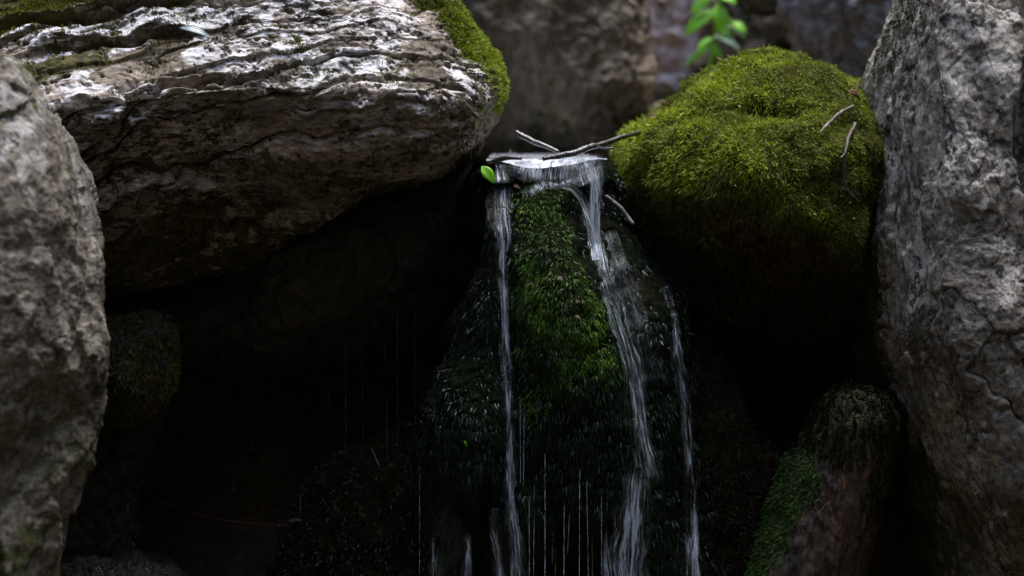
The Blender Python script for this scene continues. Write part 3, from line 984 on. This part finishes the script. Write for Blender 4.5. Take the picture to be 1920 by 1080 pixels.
M_POOL = water_film()
M_FALL = fall_mat('falling_water')
M_VEIL = fall_mat('thin_water_veil', lo=0.5, hi=0.85, col=(0.7, 0.8, 0.95), amax=0.85, mid=0.12)
M_CASC = fall_mat('spilling_water', lo=0.4, hi=0.7, col=(0.78, 0.87, 1.0), amax=0.9, mid=0.22)
nt = NT('water_thread')
nt.set('Base Color', (0.6, 0.66, 0.78)); nt.set('Roughness', 0.1); nt.set('Specular IOR Level', 1.0); nt.set('Alpha', nt.ramp(nt.noise(45, 4, 0.7, nt.mapping((0.3, 0.3, 1))), [(0.4, 0.08), (0.62, 0.85)]))
M_THREAD = nt.m
nt = NT('faint_drip')
nt.set('Base Color', (0.3, 0.32, 0.36)); nt.set('Roughness', 0.15); nt.set('Alpha', 0.22)
M_DRIP = nt.m

# pool: a sheet with ripples that bends down over the lip
WL = W(1030, 299, 4.05)[2]
ys = np.concatenate([np.linspace(5.5, 4.3, 30), np.linspace(4.29, 4.045, 60)])
xs = np.linspace(-0.043, 0.160, 110)
PXX, PYY = np.meshgrid(xs, ys)
pq = np.stack([PXX.ravel(), PYY.ravel(), np.zeros(PXX.size)], -1)
rip = (0.0022 * fbm(pq * np.array([14, 30, 1]), 4, seed=101)).reshape(PXX.shape)
lipy = 4.085 + 0.03 * np.sin(PXX * 31) + 0.03 * fbm(np.stack([PXX.ravel() * 8, pq[:, 2], pq[:, 2]], -1), 3).reshape(PXX.shape)
over = np.clip(lipy - PYY, 0, None)
PZZ = WL + rip - 6.0 * over ** 2 * 0.7
idx = np.arange(PXX.size).reshape(PXX.shape)
F = np.stack([idx[:-1, :-1], idx[1:, :-1], idx[1:, 1:], idx[:-1, 1:]], -1).reshape(-1, 4)
o = mesh_obj('pool_water', np.stack([PXX, PYY, PZZ], -1).reshape(-1, 3), F, M_POOL)
setp(o, 'bright narrow pool of water above the fall, below the crossed branches', 'water', None, 'structure')

SURF = [mound, lip, mb]


def surf_depth(px, py, rocks=None, default=4.0):
    ds = [d for d in (r.hit(px, py) for r in (rocks or SURF)) if d is not None]
    return min(ds) if ds else default


def sheet(name, path, mat, parent, tail=40, head=8, yw=0.0, lift=0.008, nu=24, nv=160, us=11.0, vs=3.2, seed=0, depth=None, smooth_d=5, wob=0.25):
    """path: (px, py, half width px); runs over the rocks"""
    pa = np.array(path, float)
    t = np.linspace(0, len(pa) - 1, nv)
    k = np.arange(len(pa))
    cx, cy, hw = (np.interp(t, k, pa[:, i]) for i in range(3))
    ker = np.ones(9) / 9
    pad = lambda a: np.convolve(np.pad(a, 4, mode='edge'), ker, 'valid')
    cx, cy, hw = pad(cx), pad(cy), pad(hw)
    dd = np.array([surf_depth(a, b) for a, b in zip(cx, cy)]) if depth is None else np.interp(t, k, depth)
    if depth is None:
        ker2 = np.ones(2 * smooth_d + 1) / (2 * smooth_d + 1)
        dd = np.minimum(dd, np.convolve(np.pad(dd, smooth_d, mode='edge'), ker2, 'valid'))
        dd = np.convolve(np.pad(dd, 4, mode='edge'), ker, 'valid')
        dd = np.minimum.accumulate(dd - lift)
    tx, ty = np.gradient(cx), np.gradient(cy)
    L = np.hypot(tx, ty)
    nx, ny = -ty / L, tx / L
    u = np.linspace(-1, 1, nu)
    q = np.stack([cy * 0.02, cx * 0 + seed, cx * 0], -1)
    hl = hw * (1 + wob * fbm(q, 3, seed=seed + 1))
    hr = hw * (1 + wob * fbm(q, 3, seed=seed + 2))
    wpx = np.where(u[None] < 0, hl[:, None], hr[:, None]) * u[None]
    X = cx[:, None] + nx[:, None] * wpx
    Y = cy[:, None] + ny[:, None] * wpx
    uq = np.stack([u * hw.mean() / 22, np.full(nu, seed * 2.7), np.zeros(nu)], -1)
    Y = Y + yw * fbm(uq, 3)[None, :]
    D = dd[:, None] + 0.012 * (u[None] ** 2) * (hw[:, None] / 20)
    P = W(X, Y, D)
    q = np.stack([(u[None] * hw[:, None] / 4).ravel(), (cy[:, None] * 0.012 + 0 * u[None]).ravel(), np.full(nu * nv, seed * 3.3)], -1)
    P = P - FW * (0.0035 * fbm(q, 3)).reshape(nv, nu)[..., None]
    idx = np.arange(nu * nv).reshape(nv, nu)
    F = np.stack([idx[:-1, :-1], idx[1:, :-1], idx[1:, 1:], idx[:-1, 1:]], -1).reshape(-1, 4)
    arc = np.cumsum(L) / 100
    UV = np.stack([u[None] * hw[:, None] / 20 * us * 0.25 + seed * 5, arc[:, None] * vs * 0.35 + 0 * u[None] + seed], -1).reshape(-1, 2)
    ends = np.clip(np.minimum((np.arange(nv) + 1.0) * 8 / head, np.arange(nv)[::-1] + tail) / (8 if tail >= -3 else 24), 0, 1)
    edge = (1 - np.abs(u[None]) ** 2.5) * ends[:, None]
    return mesh_obj(name, P.reshape(-1, 3), F, mat, parent, attrs={'edge': edge}, uv=UV)


def threads(name, paths, parent, rad=0.0006, seed=0, mat=None):
    """thin runs of water: each path is a list of (px, py), free hanging or on the rock"""
    V, Fs, off = [], [], 0
    for j, (pts, dd, r0) in enumerate(paths):
        pa = np.array(pts, float)
        n = max(8, int(abs(pa[-1, 1] - pa[0, 1]) / 7))
        t = np.linspace(0, len(pa) - 1, n)
        x = np.interp(t, np.arange(len(pa)), pa[:, 0])
        y = np.interp(t, np.arange(len(pa)), pa[:, 1])
        q = np.stack([y * 0.05, np.full(n, j * 3.1 + seed), np.zeros(n)], -1)
        x = x + 0.5 * perlin(q)
        r = r0 * (0.55 + 0.9 * np.clip(0.5 + perlin(q * 2.2), 0, 1))
        r[0] *= 0.3; r[-1] *= 0.3
        c = W(x, y, dd)
        a = np.arange(6) * math.pi / 3
        ring = c[:, None] + r[:, None, None] * (np.cos(a)[None, :, None] * RT + np.sin(a)[None, :, None] * np.array([0, 1.0, 0]))
        V.append(ring.reshape(-1, 3))
        i, k = np.meshgrid(np.arange(n - 1), np.arange(6), indexing='ij')
        Fs.append((off + np.stack([i * 6 + k, i * 6 + (k + 1) % 6, (i + 1) * 6 + (k + 1) % 6, (i + 1) * 6 + k], -1)).reshape(-1, 4))
        off += n * 6
    return mesh_obj(name, np.concatenate(V), np.concatenate(Fs), mat or M_THREAD, parent)


wf = empty('waterfall', W(1050, 1150, 3.9), 'streaky white waterfall running in thin strands over the mossy mound', 'waterfall')
# spill from the pool lip down to the first step
o = sheet('cascade', [(1024, 297, 104), (1026, 312, 100), (1024, 330, 92), (1024, 350, 84)], M_CASC, wf, nu=90, nv=40, us=26, vs=4, seed=1, depth=[4.05, 4.005, 3.985, 3.975], tail=-3, yw=7)
setp(o, 'thin clear spill over the dark upper step')
o = sheet('foam', [(990, 299, 50), (985, 306, 46), (978, 316, 34), (972, 326, 22)], M_FALL, wf, nu=60, nv=26, us=16, vs=9, seed=12, depth=[4.045, 4.015, 3.995, 3.985], tail=0, wob=0.5, yw=9)
o = sheet('foam', [(1096, 294, 44), (1094, 300, 42), (1100, 308, 26), (1106, 320, 14)], M_FALL, wf, nu=60, nv=26, us=16, vs=9, seed=13, depth=[4.05, 4.02, 3.995, 3.985], tail=0, wob=0.5, yw=9)
o = sheet('foam', [(1030, 340, 62), (1030, 345, 66), (1032, 352, 66), (1034, 363, 60)], M_FALL, wf, nu=70, nv=24, us=24, vs=16, seed=11, depth=[4.0, 3.955, 3.935, 3.925], wob=0.3, tail=-2, yw=10)
o = sheet('trickle', [(935, 302, 10), (938, 322, 12), (940, 346, 22)], M_FALL, wf, nu=20, nv=30, seed=21, depth=[4.04, 4.0, 3.97], tail=2)
o = sheet('stream', [(942, 343, 32), (942, 370, 32), (944, 410, 31), (950, 445, 28), (945, 480, 17), (944, 540, 13), (945, 620, 12), (951, 700, 15), (955, 780, 14), (957, 860, 16), (959, 940, 18), (966, 1010, 20), (975, 1100, 22)],
          M_FALL, wf, nu=26, seed=2, lift=0.012, smooth_d=16)
setp(o, 'narrow left stream falling straight down')
o = sheet('stream', [(1045, 346, 14), (1075, 352, 14), (1092, 375, 13), (1104, 410, 15), (1112, 450, 16), (1117, 490, 15)], M_FALL, wf, nu=20, nv=80, seed=3, lift=0.012)
o = sheet('stream', [(1098, 300, 34), (1110, 320, 30), (1114, 350, 20), (1116, 400, 16), (1120, 460, 17), (1130, 520, 20), (1150, 580, 26), (1172, 650, 28), (1190, 720, 28), (1200, 790, 28), (1210, 850, 28), (1228, 935, 26)],
          M_FALL, wf, nu=30, seed=4, lift=0.014, nv=200, tail=-2, smooth_d=10)
setp(o, 'broader right stream swinging outwards as it falls')
o = sheet('stream', [(1198, 850, 22), (1190, 910, 36), (1184, 980, 46), (1180, 1040, 52), (1178, 1110, 56)], M_FALL, wf, nu=36, nv=90, seed=5, head=20, lift=0.02)
o = sheet('veil', [(1135, 430, 22), (1160, 520, 30), (1195, 620, 36), (1220, 720, 40)], M_VEIL, wf, nu=30, nv=90, seed=6)
o = sheet('veil', [(1243, 525, 9), (1250, 560, 13), (1262, 605, 15), (1270, 680, 15), (1286, 780, 15), (1294, 900, 15), (1297, 1000, 17), (1299, 1100, 18)], M_FALL, wf, nu=14, seed=7, us=8, head=20)
for k, pts in enumerate(([(1198, 690), (1215, 730), (1238, 768), (1244, 800)], [(1160, 440), (1166, 480), (1162, 540)], [(1256, 700), (1262, 760), (1258, 830)], [(1140, 540), (1150, 620), (1160, 700)],
                         [(1228, 560), (1234, 620), (1240, 690)], [(985, 470), (990, 530), (984, 600)], [(1300, 640), (1304, 700), (1302, 790)])):
    sheet('trickle', [(a_, b_, 4 + 2 * (k % 3)) for a_, b_ in pts], M_CASC, wf, nu=8, nv=50, seed=30 + k, us=9, head=35, tail=-8, wob=0.6)
o = sheet('veil', [(1085, 300, 50), (1094, 322, 40), (1104, 345, 28)], M_VEIL, wf, nu=60, nv=40, seed=8, depth=[4.03, 3.98, 3.96])
o = sheet('veil', [(842, 930, 30), (842, 1010, 40), (840, 1100, 46)], M_VEIL, wf, nu=34, nv=60, seed=9, lift=0.02, head=40, wob=0.6)
o = sheet('veil', [(925, 930, 10), (932, 1000, 14), (938, 1100, 16)], M_VEIL, wf, nu=14, nv=60, seed=10, lift=0.02)
# threads of water under the mound's fringe
th = []
for x0, y0, y1, r0 in ((1022, 850, 1100, .0009), (992, 930, 1100, .0005), (1002, 905, 1100, .0005), (1040, 960, 1100, .0009), (1058, 940, 1100, .0007), (1087, 880, 1100, .0006),
                       (1036, 985, 1060, .0013), (1068, 960, 1040, .0005), (1100, 900, 1100, .0005), (1137, 985, 1100, .001), (1128, 930, 1080, .0006), (787, 870, 1100, .0006), (812, 1010, 1100, .0014),
                       (880, 1000, 1085, .001), (1110, 1010, 1090, .0005), (975, 740, 950, .0004), (983, 770, 980, .0004)):
    d = surf_depth(x0, y0, [mound]) - 0.012
    th.append(([(x0, y0), (x0 + RNG.normal() * 2, y1)], d, r0 * 0.75))
o = sheet('veil', [(872, 985, 5), (880, 1020, 8), (876, 1060, 10), (870, 1100, 12)], M_FALL, wf, nu=12, nv=50, seed=14, head=25, wob=0.5, depth=[3.95, 3.94, 3.94, 3.94])
o = sheet('veil', [(912, 945, 6), (922, 985, 9), (932, 1030, 12), (938, 1100, 14)], M_FALL, wf, nu=12, nv=50, seed=15, head=25, wob=0.5, depth=[3.95, 3.94, 3.94, 3.94])
o = sheet('veil', [(1128, 975, 5), (1134, 1015, 9), (1140, 1060, 12), (1144, 1110, 14)], M_FALL, wf, nu=12, nv=50, seed=16, head=25, wob=0.5, depth=[3.95, 3.94, 3.94, 3.94])
o = sheet('veil', [(812, 985, 7), (814, 1030, 10), (818, 1070, 12), (820, 1110, 14)], M_FALL, wf, nu=12, nv=50, seed=17, head=25, wob=0.5, depth=[3.96, 3.95, 3.95, 3.95])
for k, t_ in enumerate(th):
    threads('drip_line', [t_], wf, seed=k)
# free drips in the cave
for x0, y0, y1, r0, d in ((648, 632, 1090, .00030, 4.2), (680, 600, 1090, .00022, 4.2), (745, 565, 1090, .00024, 4.15), (777, 545, 800, .00025, 4.15), (725, 740, 870, .0005, 4.15),
                          (616, 700, 770, .0003, 4.3), (474, 815, 850, .0004, 4.3), (438, 900, 925, .0004, 4.3), (475, 1000, 1060, .0003, 4.3), (563, 930, 970, .0006, 4.1), (720, 640, 700, .0003, 4.2)):
    o = threads('drip', [([(x0, y0), (x0 + 1, y1)], d, r0)], None, seed=x0, mat=M_DRIP)
    side = 'left' if x0 < 700 else 'right'
    setp(o, 'thin drip of water falling in the dark hollow left of the waterfall', 'drip', 'thin drips in the dark hollow')


# === sticks, leaves ==================================================
def bark(name, c1, c2, pale=(0.5, 0.48, 0.52), rough=0.5, amt=0.4, spec=0.5):
    n = NT(name)
    v = n.mapping((1, 1, 1))
    col = n.ramp(n.noise(60, 6, 0.7, v), [(0.35, c1), (0.65, c2)])
    col = n.mix(n.math('MULTIPLY', n.ramp(n.noise(90, 4, 0.6, v), [(0.52, 0.0), (0.6, 1.0)]), amt), col, pale)
    n.set('Base Color', col)
    n.set('Roughness', rough)
    n.set('Specular IOR Level', spec)
    n.set('Normal', n.bump(n.noise(200, 4, 0.7), 0.8, 0.002))
    return n.m


M_BRANCH = bark('wet_grey_bark', (0.010, 0.006, 0.007), (0.028, 0.019, 0.02), pale=(0.14, 0.12, 0.13), rough=0.22, spec=1.0, amt=0.3)
M_TWIG = bark('dry_pale_twig', (0.07, 0.05, 0.035), (0.24, 0.19, 0.15), rough=0.8)
M_TWIGD = bark('dark_reddish_twig', (0.035, 0.018, 0.014), (0.11, 0.075, 0.065), pale=(0.3, 0.27, 0.27), rough=0.5)
M_TWIGR = bark('dim_red_twig', (0.05, 0.012, 0.01), (0.1, 0.03, 0.025), pale=(0.1, 0.06, 0.05), rough=0.6, spec=0.1)
M_TWIGM = bark('mossy_twig_bark', (0.02, 0.02, 0.015), (0.07, 0.07, 0.055), pale=(0.2, 0.2, 0.18), rough=0.6)


def tube(V, Fs, off, C, R, m=9, rough=0.12, seed=0):
    C = np.asarray(C, float)
    R = np.asarray(R, float)
    n = len(C)
    T = unit(np.gradient(C, axis=0))
    ref = np.array([0.13, 0.2, 0.97])
    A = unit(np.cross(T, ref))
    B = np.cross(T, A)
    a = np.arange(m) * 2 * math.pi / m
    d = np.cos(a)[None, :, None] * A[:, None] + np.sin(a)[None, :, None] * B[:, None]
    ring = C[:, None] + d * R[:, None, None]
    q = ring.reshape(-1, 3) * 120 + seed
    ring = ring + d * (R[:, None] * rough * 2 * perlin(q).reshape(n, m))[..., None]
    V.append(ring.reshape(-1, 3)); V.append(C[:1] - T[:1] * R[0] * 0.3); V.append(C[-1:] + T[-1:] * R[-1] * 0.3)
    i, k = np.meshgrid(np.arange(n - 1), np.arange(m), indexing='ij')
    Fs.append((off + np.stack([i * m + k, i * m + (k + 1) % m, (i + 1) * m + (k + 1) % m, (i + 1) * m + k], -1)).reshape(-1, 4))
    kk = np.arange(m)
    c0, c1 = off + n * m, off + n * m + 1
    Fs.append(np.stack([np.full(m, c0), off + (kk + 1) % m, off + kk, ], -1))
    Fs.append(np.stack([np.full(m, c1), off + (n - 1) * m + kk, off + (n - 1) * m + (kk + 1) % m], -1))
    return off + n * m + 2


def resample(C, R, step=0.004):
    C, R = np.asarray(C, float), np.asarray(R, float)
    L = np.concatenate([[0], np.cumsum(np.linalg.norm(np.diff(C, axis=0), axis=1))])
    n = max(6, int(L[-1] / step))
    t = np.linspace(0, L[-1], n)
    P = np.stack([np.interp(t, L, C[:, i]) for i in range(3)], -1)
    for _ in range(3):
        P[1:-1] = (P[:-2] + 2 * P[1:-1] + P[2:]) / 4
    P = P + 0.0012 * np.stack([perlin(P * 35 + k * 9) for k in range(3)], -1)
    return P, np.interp(t, L, R)


def stick(name, pts, mat, label, cat='twig', side=(), group=None, rocks=None, lift=0.004):
    """pts: (px, py, depth or None to lie on the rock, radius in photo pixels)"""
    def conv(pp):
        C, R = [], []
        for a, b, d, r in pp:
            if d is None:
                d = surf_depth(a, b, rocks) - lift
            C.append(W(a, b, d)); R.append(0.78 * r / S * d)
        return resample(C, R)
    V, Fs, off = [], [], 0
    C, R = conv(pts)
    off = tube(V, Fs, off, C, R, seed=len(pts) + pts[0][0])
    for sp in side:
        C, R = conv(sp)
        off = tube(V, Fs, off, C, R, m=6)
    q = [f for f in Fs if f.shape[1] == 4] + [f for f in Fs if f.shape[1] == 3]
    o = mesh_obj(name, np.concatenate(V), q, mat)
    return setp(o, label, cat, group)


stick('branch', [(966, 248, 4.12, 6.5), (985, 258, 4.11, 7), (1005, 267, 4.1, 7), (1028, 276, 4.09, 6), (1048, 286, 4.08, 5)], M_BRANCH, 'short snapped wet branch sticking up left over the pool', 'branch')
stick('branch', [(1018, 298, 4.0, 5), (1050, 292, 4.0, 7), (1075, 288, 4.0, 8), (1100, 277, 4.02, 8), (1130, 269, 4.05, 7), (1172, 256, 4.1, 5.5), (1200, 248, 4.15, 5)], M_BRANCH,
      'longer wet branch lying from the pool up against the mossy boulder', 'branch', side=([(1120, 274, 4.02, 3), (1135, 280, 4.0, 2.5), (1150, 277, 4.0, 2)],))
stick('branch', [(915, 308, 4.02, 4), (930, 300, 4.02, 6), (950, 296, 4.01, 6), (978, 297, 4.0, 4)], M_BRANCH, 'dark wet stick lying at the left end of the water lip', 'branch')
stick('twig', [(1136, 368, 3.93, 4), (1152, 378, 3.92, 4.5), (1166, 392, 3.91, 5.5), (1176, 408, 3.91, 5.5), (1187, 420, 3.9, 4)], M_TWIGM, 'stubby grey twig dripping below the left corner of the mossy boulder')
stick('twig', [(1537, 250, None, 3), (1550, 234, None, 4), (1572, 214, None, 4.5), (1600, 198, None, 4)], M_TWIG, 'pale dry twig lying slanted on the green moss', rocks=[mb], lift=0.016)
stick('twig', [(1604, 232, None, 4), (1590, 260, None, 4.5), (1584, 290, None, 4), (1582, 330, None, 4), (1584, 352, None, 5), (1598, 368, None, 4), (1610, 379, None, 4)], M_TWIGD,
      'dark crooked twig hanging down over the green moss', rocks=[mb], lift=0.018, side=([(1584, 290, None, 2), (1576, 296, None, 2)], [(1582, 346, None, 2.5), (1590, 340, None, 2)]))
stick('twig', [(940, 386, None, 1.8), (950, 390, None, 1.8), (960, 399, None, 1.5)], M_TWIGD, 'tiny dark twig caught in the top of the left stream', rocks=[mound], lift=0.03)
stick('twig', [(282, 937, 4.15, 0.8), (330, 950, 4.15, 0.9), (400, 972, 4.13, 1.1), (450, 980, 4.12, 1.1), (545, 985, 4.1, 0.9)], M_TWIGR, 'thin reddish twig spanning the dark cave floor')
stick('twig', [(697, 842, None, 1.2), (704, 858, None, 1.4), (711, 872, None, 1.0)], M_TWIG, 'tiny straw coloured twig on the dark mossy hump', rocks=[DARKS['low_mound']], lift=0.012)


def leaf_mat(name, c1, c2, trans=0.45, rough=0.4):
    n = NT(name)
    col = n.ramp(n.noise(40, 4, 0.6), [(0.35, c1), (0.65, c2)])
    n.set('Base Color', col)
    n.set('Roughness', rough)
    tr = n.n.new('ShaderNodeBsdfTranslucent')
    n.link(col, tr.inputs[0])
    mx = n.n.new('ShaderNodeMixShader')
    mx.inputs[0].default_value = trans
    n.link(n.b.outputs[0], mx.inputs[1])
    n.link(tr.outputs[0], mx.inputs[2])
    n.link(mx.outputs[0], n.out.inputs[0])
    return n.m


M_LEAF = leaf_mat('fresh_green_leaf', (0.25, 0.6, 0.03), (0.4, 0.8, 0.06), 0.55)
M_LEAFP = leaf_mat('light_paled_leaf', (0.4, 0.6, 0.35), (0.6, 0.8, 0.55), 0.3, 0.2)  # paler copy of the leaf green, shine in the light painted in
M_LEAFB = leaf_mat('bluish_dead_leaf', (0.05, 0.08, 0.085), (0.14, 0.18, 0.19), 0.05, 0.3)
M_LEAFR = leaf_mat('rusty_dead_leaf', (0.05, 0.022, 0.010), (0.12, 0.06, 0.026), 0.15, 0.8)
M_LEAFT = leaf_mat('tan_dead_leaf', (0.2, 0.11, 0.04), (0.36, 0.22, 0.08), 0.2)


def leaf_geo(base, tip, width, normal, fold=0.25, droop=0.1, nl=14, nw=5, fat=0.9):
    base, tip, normal = (np.asarray(v, float) for v in (base, tip, normal))
    ax = tip - base
    L = np.linalg.norm(ax)
    ax = ax / L
    sd_ = np.cross(ax, normal)
    sd_ /= np.linalg.norm(sd_)
    nn = np.cross(sd_, ax)
    t = np.linspace(0, 1, nl)
    u = np.linspace(-1, 1, nw)
    wd = width * np.sin(math.pi * t ** fat) ** 0.8 * (1 - 0.25 * t)
    wd[0] = width * 0.05; wd[-1] = width * 0.01
    P = base + ax * (t * L)[:, None, None] + sd_ * (u[None] * wd[:, None])[..., None] \
        + nn * ((np.abs(u)[None] * wd[:, None]) * fold + (droop * L * np.sin(math.pi * t))[:, None])[..., None]
    P = P + nn * (0.06 * width * np.sin(t * 40)[:, None] * np.abs(u)[None])[..., None]
    idx = np.arange(nl * nw).reshape(nl, nw)
    F = np.stack([idx[:-1, :-1], idx[1:, :-1], idx[1:, 1:], idx[:-1, 1:]], -1).reshape(-1, 4)
    P = P.reshape(-1, 3)
    # closed, a fraction of a millimetre thick
    n0 = len(P)
    V = np.concatenate([P, P - nn * 0.0004])
    per = np.concatenate([idx[0, :-1], idx[:-1, -1], idx[-1, :0:-1], idx[:0:-1, 0]])
    side_f = np.stack([per, np.roll(per, -1), np.roll(per, -1) + n0, per + n0], -1)
    return V, np.concatenate([F, F[:, ::-1] + n0, side_f])


# leafy sprig hanging behind the mossy boulder
sprig = empty('leafy_sprig', W(1345, 20, 5.8), 'bright green leafy sprig hanging blurred above the mossy boulder', 'sprig')
V, Fs, off = [], [], 0
for pp in ([(1360, -90, 5.2, 3), (1352, -20, 5.2, 3), (1345, 40, 5.2, 2.5), (1335, 80, 5.2, 2), (1322, 100, 5.2, 1.5)], [(1348, 20, 5.2, 2), (1375, 45, 5.18, 1.5), (1388, 58, 5.18, 1)]):
    C, R = resample([W(a, b, d + 0.6) for a, b, d, r in pp], [r / S * 5.8 for *_, r in pp])
    off = tube(V, Fs, off, C, R, m=6)
mesh_obj('stem', np.concatenate(V), [f for f in Fs if f.shape[1] == 4] + [f for f in Fs if f.shape[1] == 3], M_LEAF, sprig)
for bx, by, tx, ty, wpx, mt, nr in ((1335, 22, 1286, 66, 15, M_LEAF, (0.2, -0.7, 0.7)), (1346, 12, 1352, 64, 17, M_LEAF, (0.1, -0.9, 0.3)), (1340, -8, 1310, -20, 14, M_LEAF, (0, -.6, .8)), (1350, -5, 1378, 6, 14, M_LEAF, (0, -.5, .8)),
                                    (1342, 68, 1384, 92, 13, M_LEAFP, (0.1, -0.5, 0.9)), (1336, 72, 1308, 92, 8, M_LEAF, (0, -.5, .8)), (1325, 88, 1284, 124, 6, M_LEAF, (0.3, -.8, .3)), (1335, 88, 1322, 136, 6, M_LEAF, (0.8, -.5, .1)),
                                    (1372, 44, 1398, 60, 11, M_LEAF, (0.1, -.6, .7)), (1362, 50, 1396, 72, 8, M_LEAFP, (0.1, -.3, .9)), (1330, 0, 1296, 24, 12, M_LEAF, (0.2, -.7, .6)), (1348, 56, 1372, 66, 8, M_LEAF, (0, -.6, .8)),
                                    (1338, 84, 1352, 108, 7, M_LEAF, (-.5, -.6, .4))):
    d = 5.8 + RNG.normal() * 0.012
    V, F = leaf_geo(W(bx, by, d), W(tx, ty, d - 0.01), wpx / S * 5.2, nr)
    V = V.mean(0) + (V - V.mean(0)) * 1.15
    o = mesh_obj('leaf', V, F, mt, sprig)
    if mt is M_LEAFP:
        setp(o, 'leaf shining pale in the light')


def lone_leaf(b, t, wpx, mt, label, rocks, depth=None, nr=(0, -0.6, 0.8), lift=0.008, fold=0.25, cat='leaf', group=None, name='leaf'):
    d1 = surf_depth(b[0], b[1], rocks) - lift
    d2 = surf_depth(t[0], t[1], rocks) - lift
    if depth:
        d1 = d2 = depth
    if abs(d2 - d1) > 0.06:
        d2 = d1
    V, F = leaf_geo(W(*b, d1), W(*t, d2), wpx / S * d1, nr, fold=fold)
    o = mesh_obj(name, V, F, mt)
    return setp(o, label, cat, group)


lone_leaf((336, 52), (396, 72), 12, M_LEAFB, 'bluish grey dead leaf lying on top of the layered boulder', [big], lift=0.02)
lone_leaf((903, 312), (927, 344), 12, M_LEAF, 'single bright green leaf at the left end of the water lip', [lip], depth=3.94, nr=(0.2, -0.9, 0.2), lift=0.06)
lone_leaf((1590, 172), (1612, 190), 11, M_LEAFR, 'curled pinkish brown dead leaf on the moss beside the tall rock', [mb], lift=0.018, fold=0.6)
lone_leaf((1600, 160), (1616, 168), 6, M_LEAFR, 'small rusty leaf scrap on the top right of the green moss', [mb], lift=0.018, fold=0.6)
lone_leaf((534, 988), (566, 976), 5, M_LEAFT, 'tan shrivelled leaf at the end of the thin cave twig', [DARKS['low_mound']], lift=0.03, fold=0.5)
lone_leaf((1212, 222), (1234, 216), 6, M_LEAFR, 'reddish brown scrap on the left shoulder of the green moss', [mb], lift=0.018, fold=0.5)
lone_leaf((962, 348), (976, 354), 5, M_LEAFR, 'brown scrap between the left stream and the moss tongue', [mound], lift=0.02)
lone_leaf((870, 826), (876, 838), 4, M_LEAF, 'tiny yellow green leaf stuck on the wet moss left of the stream', [mound], lift=0.014)
lone_leaf((1045, 520), (1056, 526), 5, M_LEAFR, 'tiny russet scrap in the bright moss tongue', [mound], lift=0.014)
lone_leaf((1078, 592), (1088, 598), 4, M_LEAFR, 'tiny red scrap low on the bright moss tongue', [mound], lift=0.016)


for k in range(16):
    a, b = RNG.uniform(1230, 1600), RNG.uniform(190, 420)
    th_ = RNG.uniform(0, 6.28)
    L = RNG.uniform(7, 13)
    lone_leaf((a, b), (a + L * math.cos(th_), b + L * math.sin(th_) * 0.6), L * 0.28, M_LEAFR if k % 3 else M_LEAFT, 'tiny brown leaf scrap lodged in the green cushion moss', [mb], lift=0.014, fold=0.5,
              cat='leaf scrap', group='leaf scraps in the green cushion moss', name='leaf_scrap')
for k in range(8):
    a, b = RNG.uniform(980, 1260), RNG.uniform(450, 850)
    th_ = RNG.uniform(0, 6.28)
    lone_leaf((a, b), (a + 9 * math.cos(th_), b + 9 * math.sin(th_)), 2.6, M_LEAFR, 'tiny russet leaf scrap stuck to the wet hanging moss', [mound], lift=0.014, fold=0.5,
              cat='leaf scrap', group='leaf scraps on the wet moss', name='leaf_scrap')
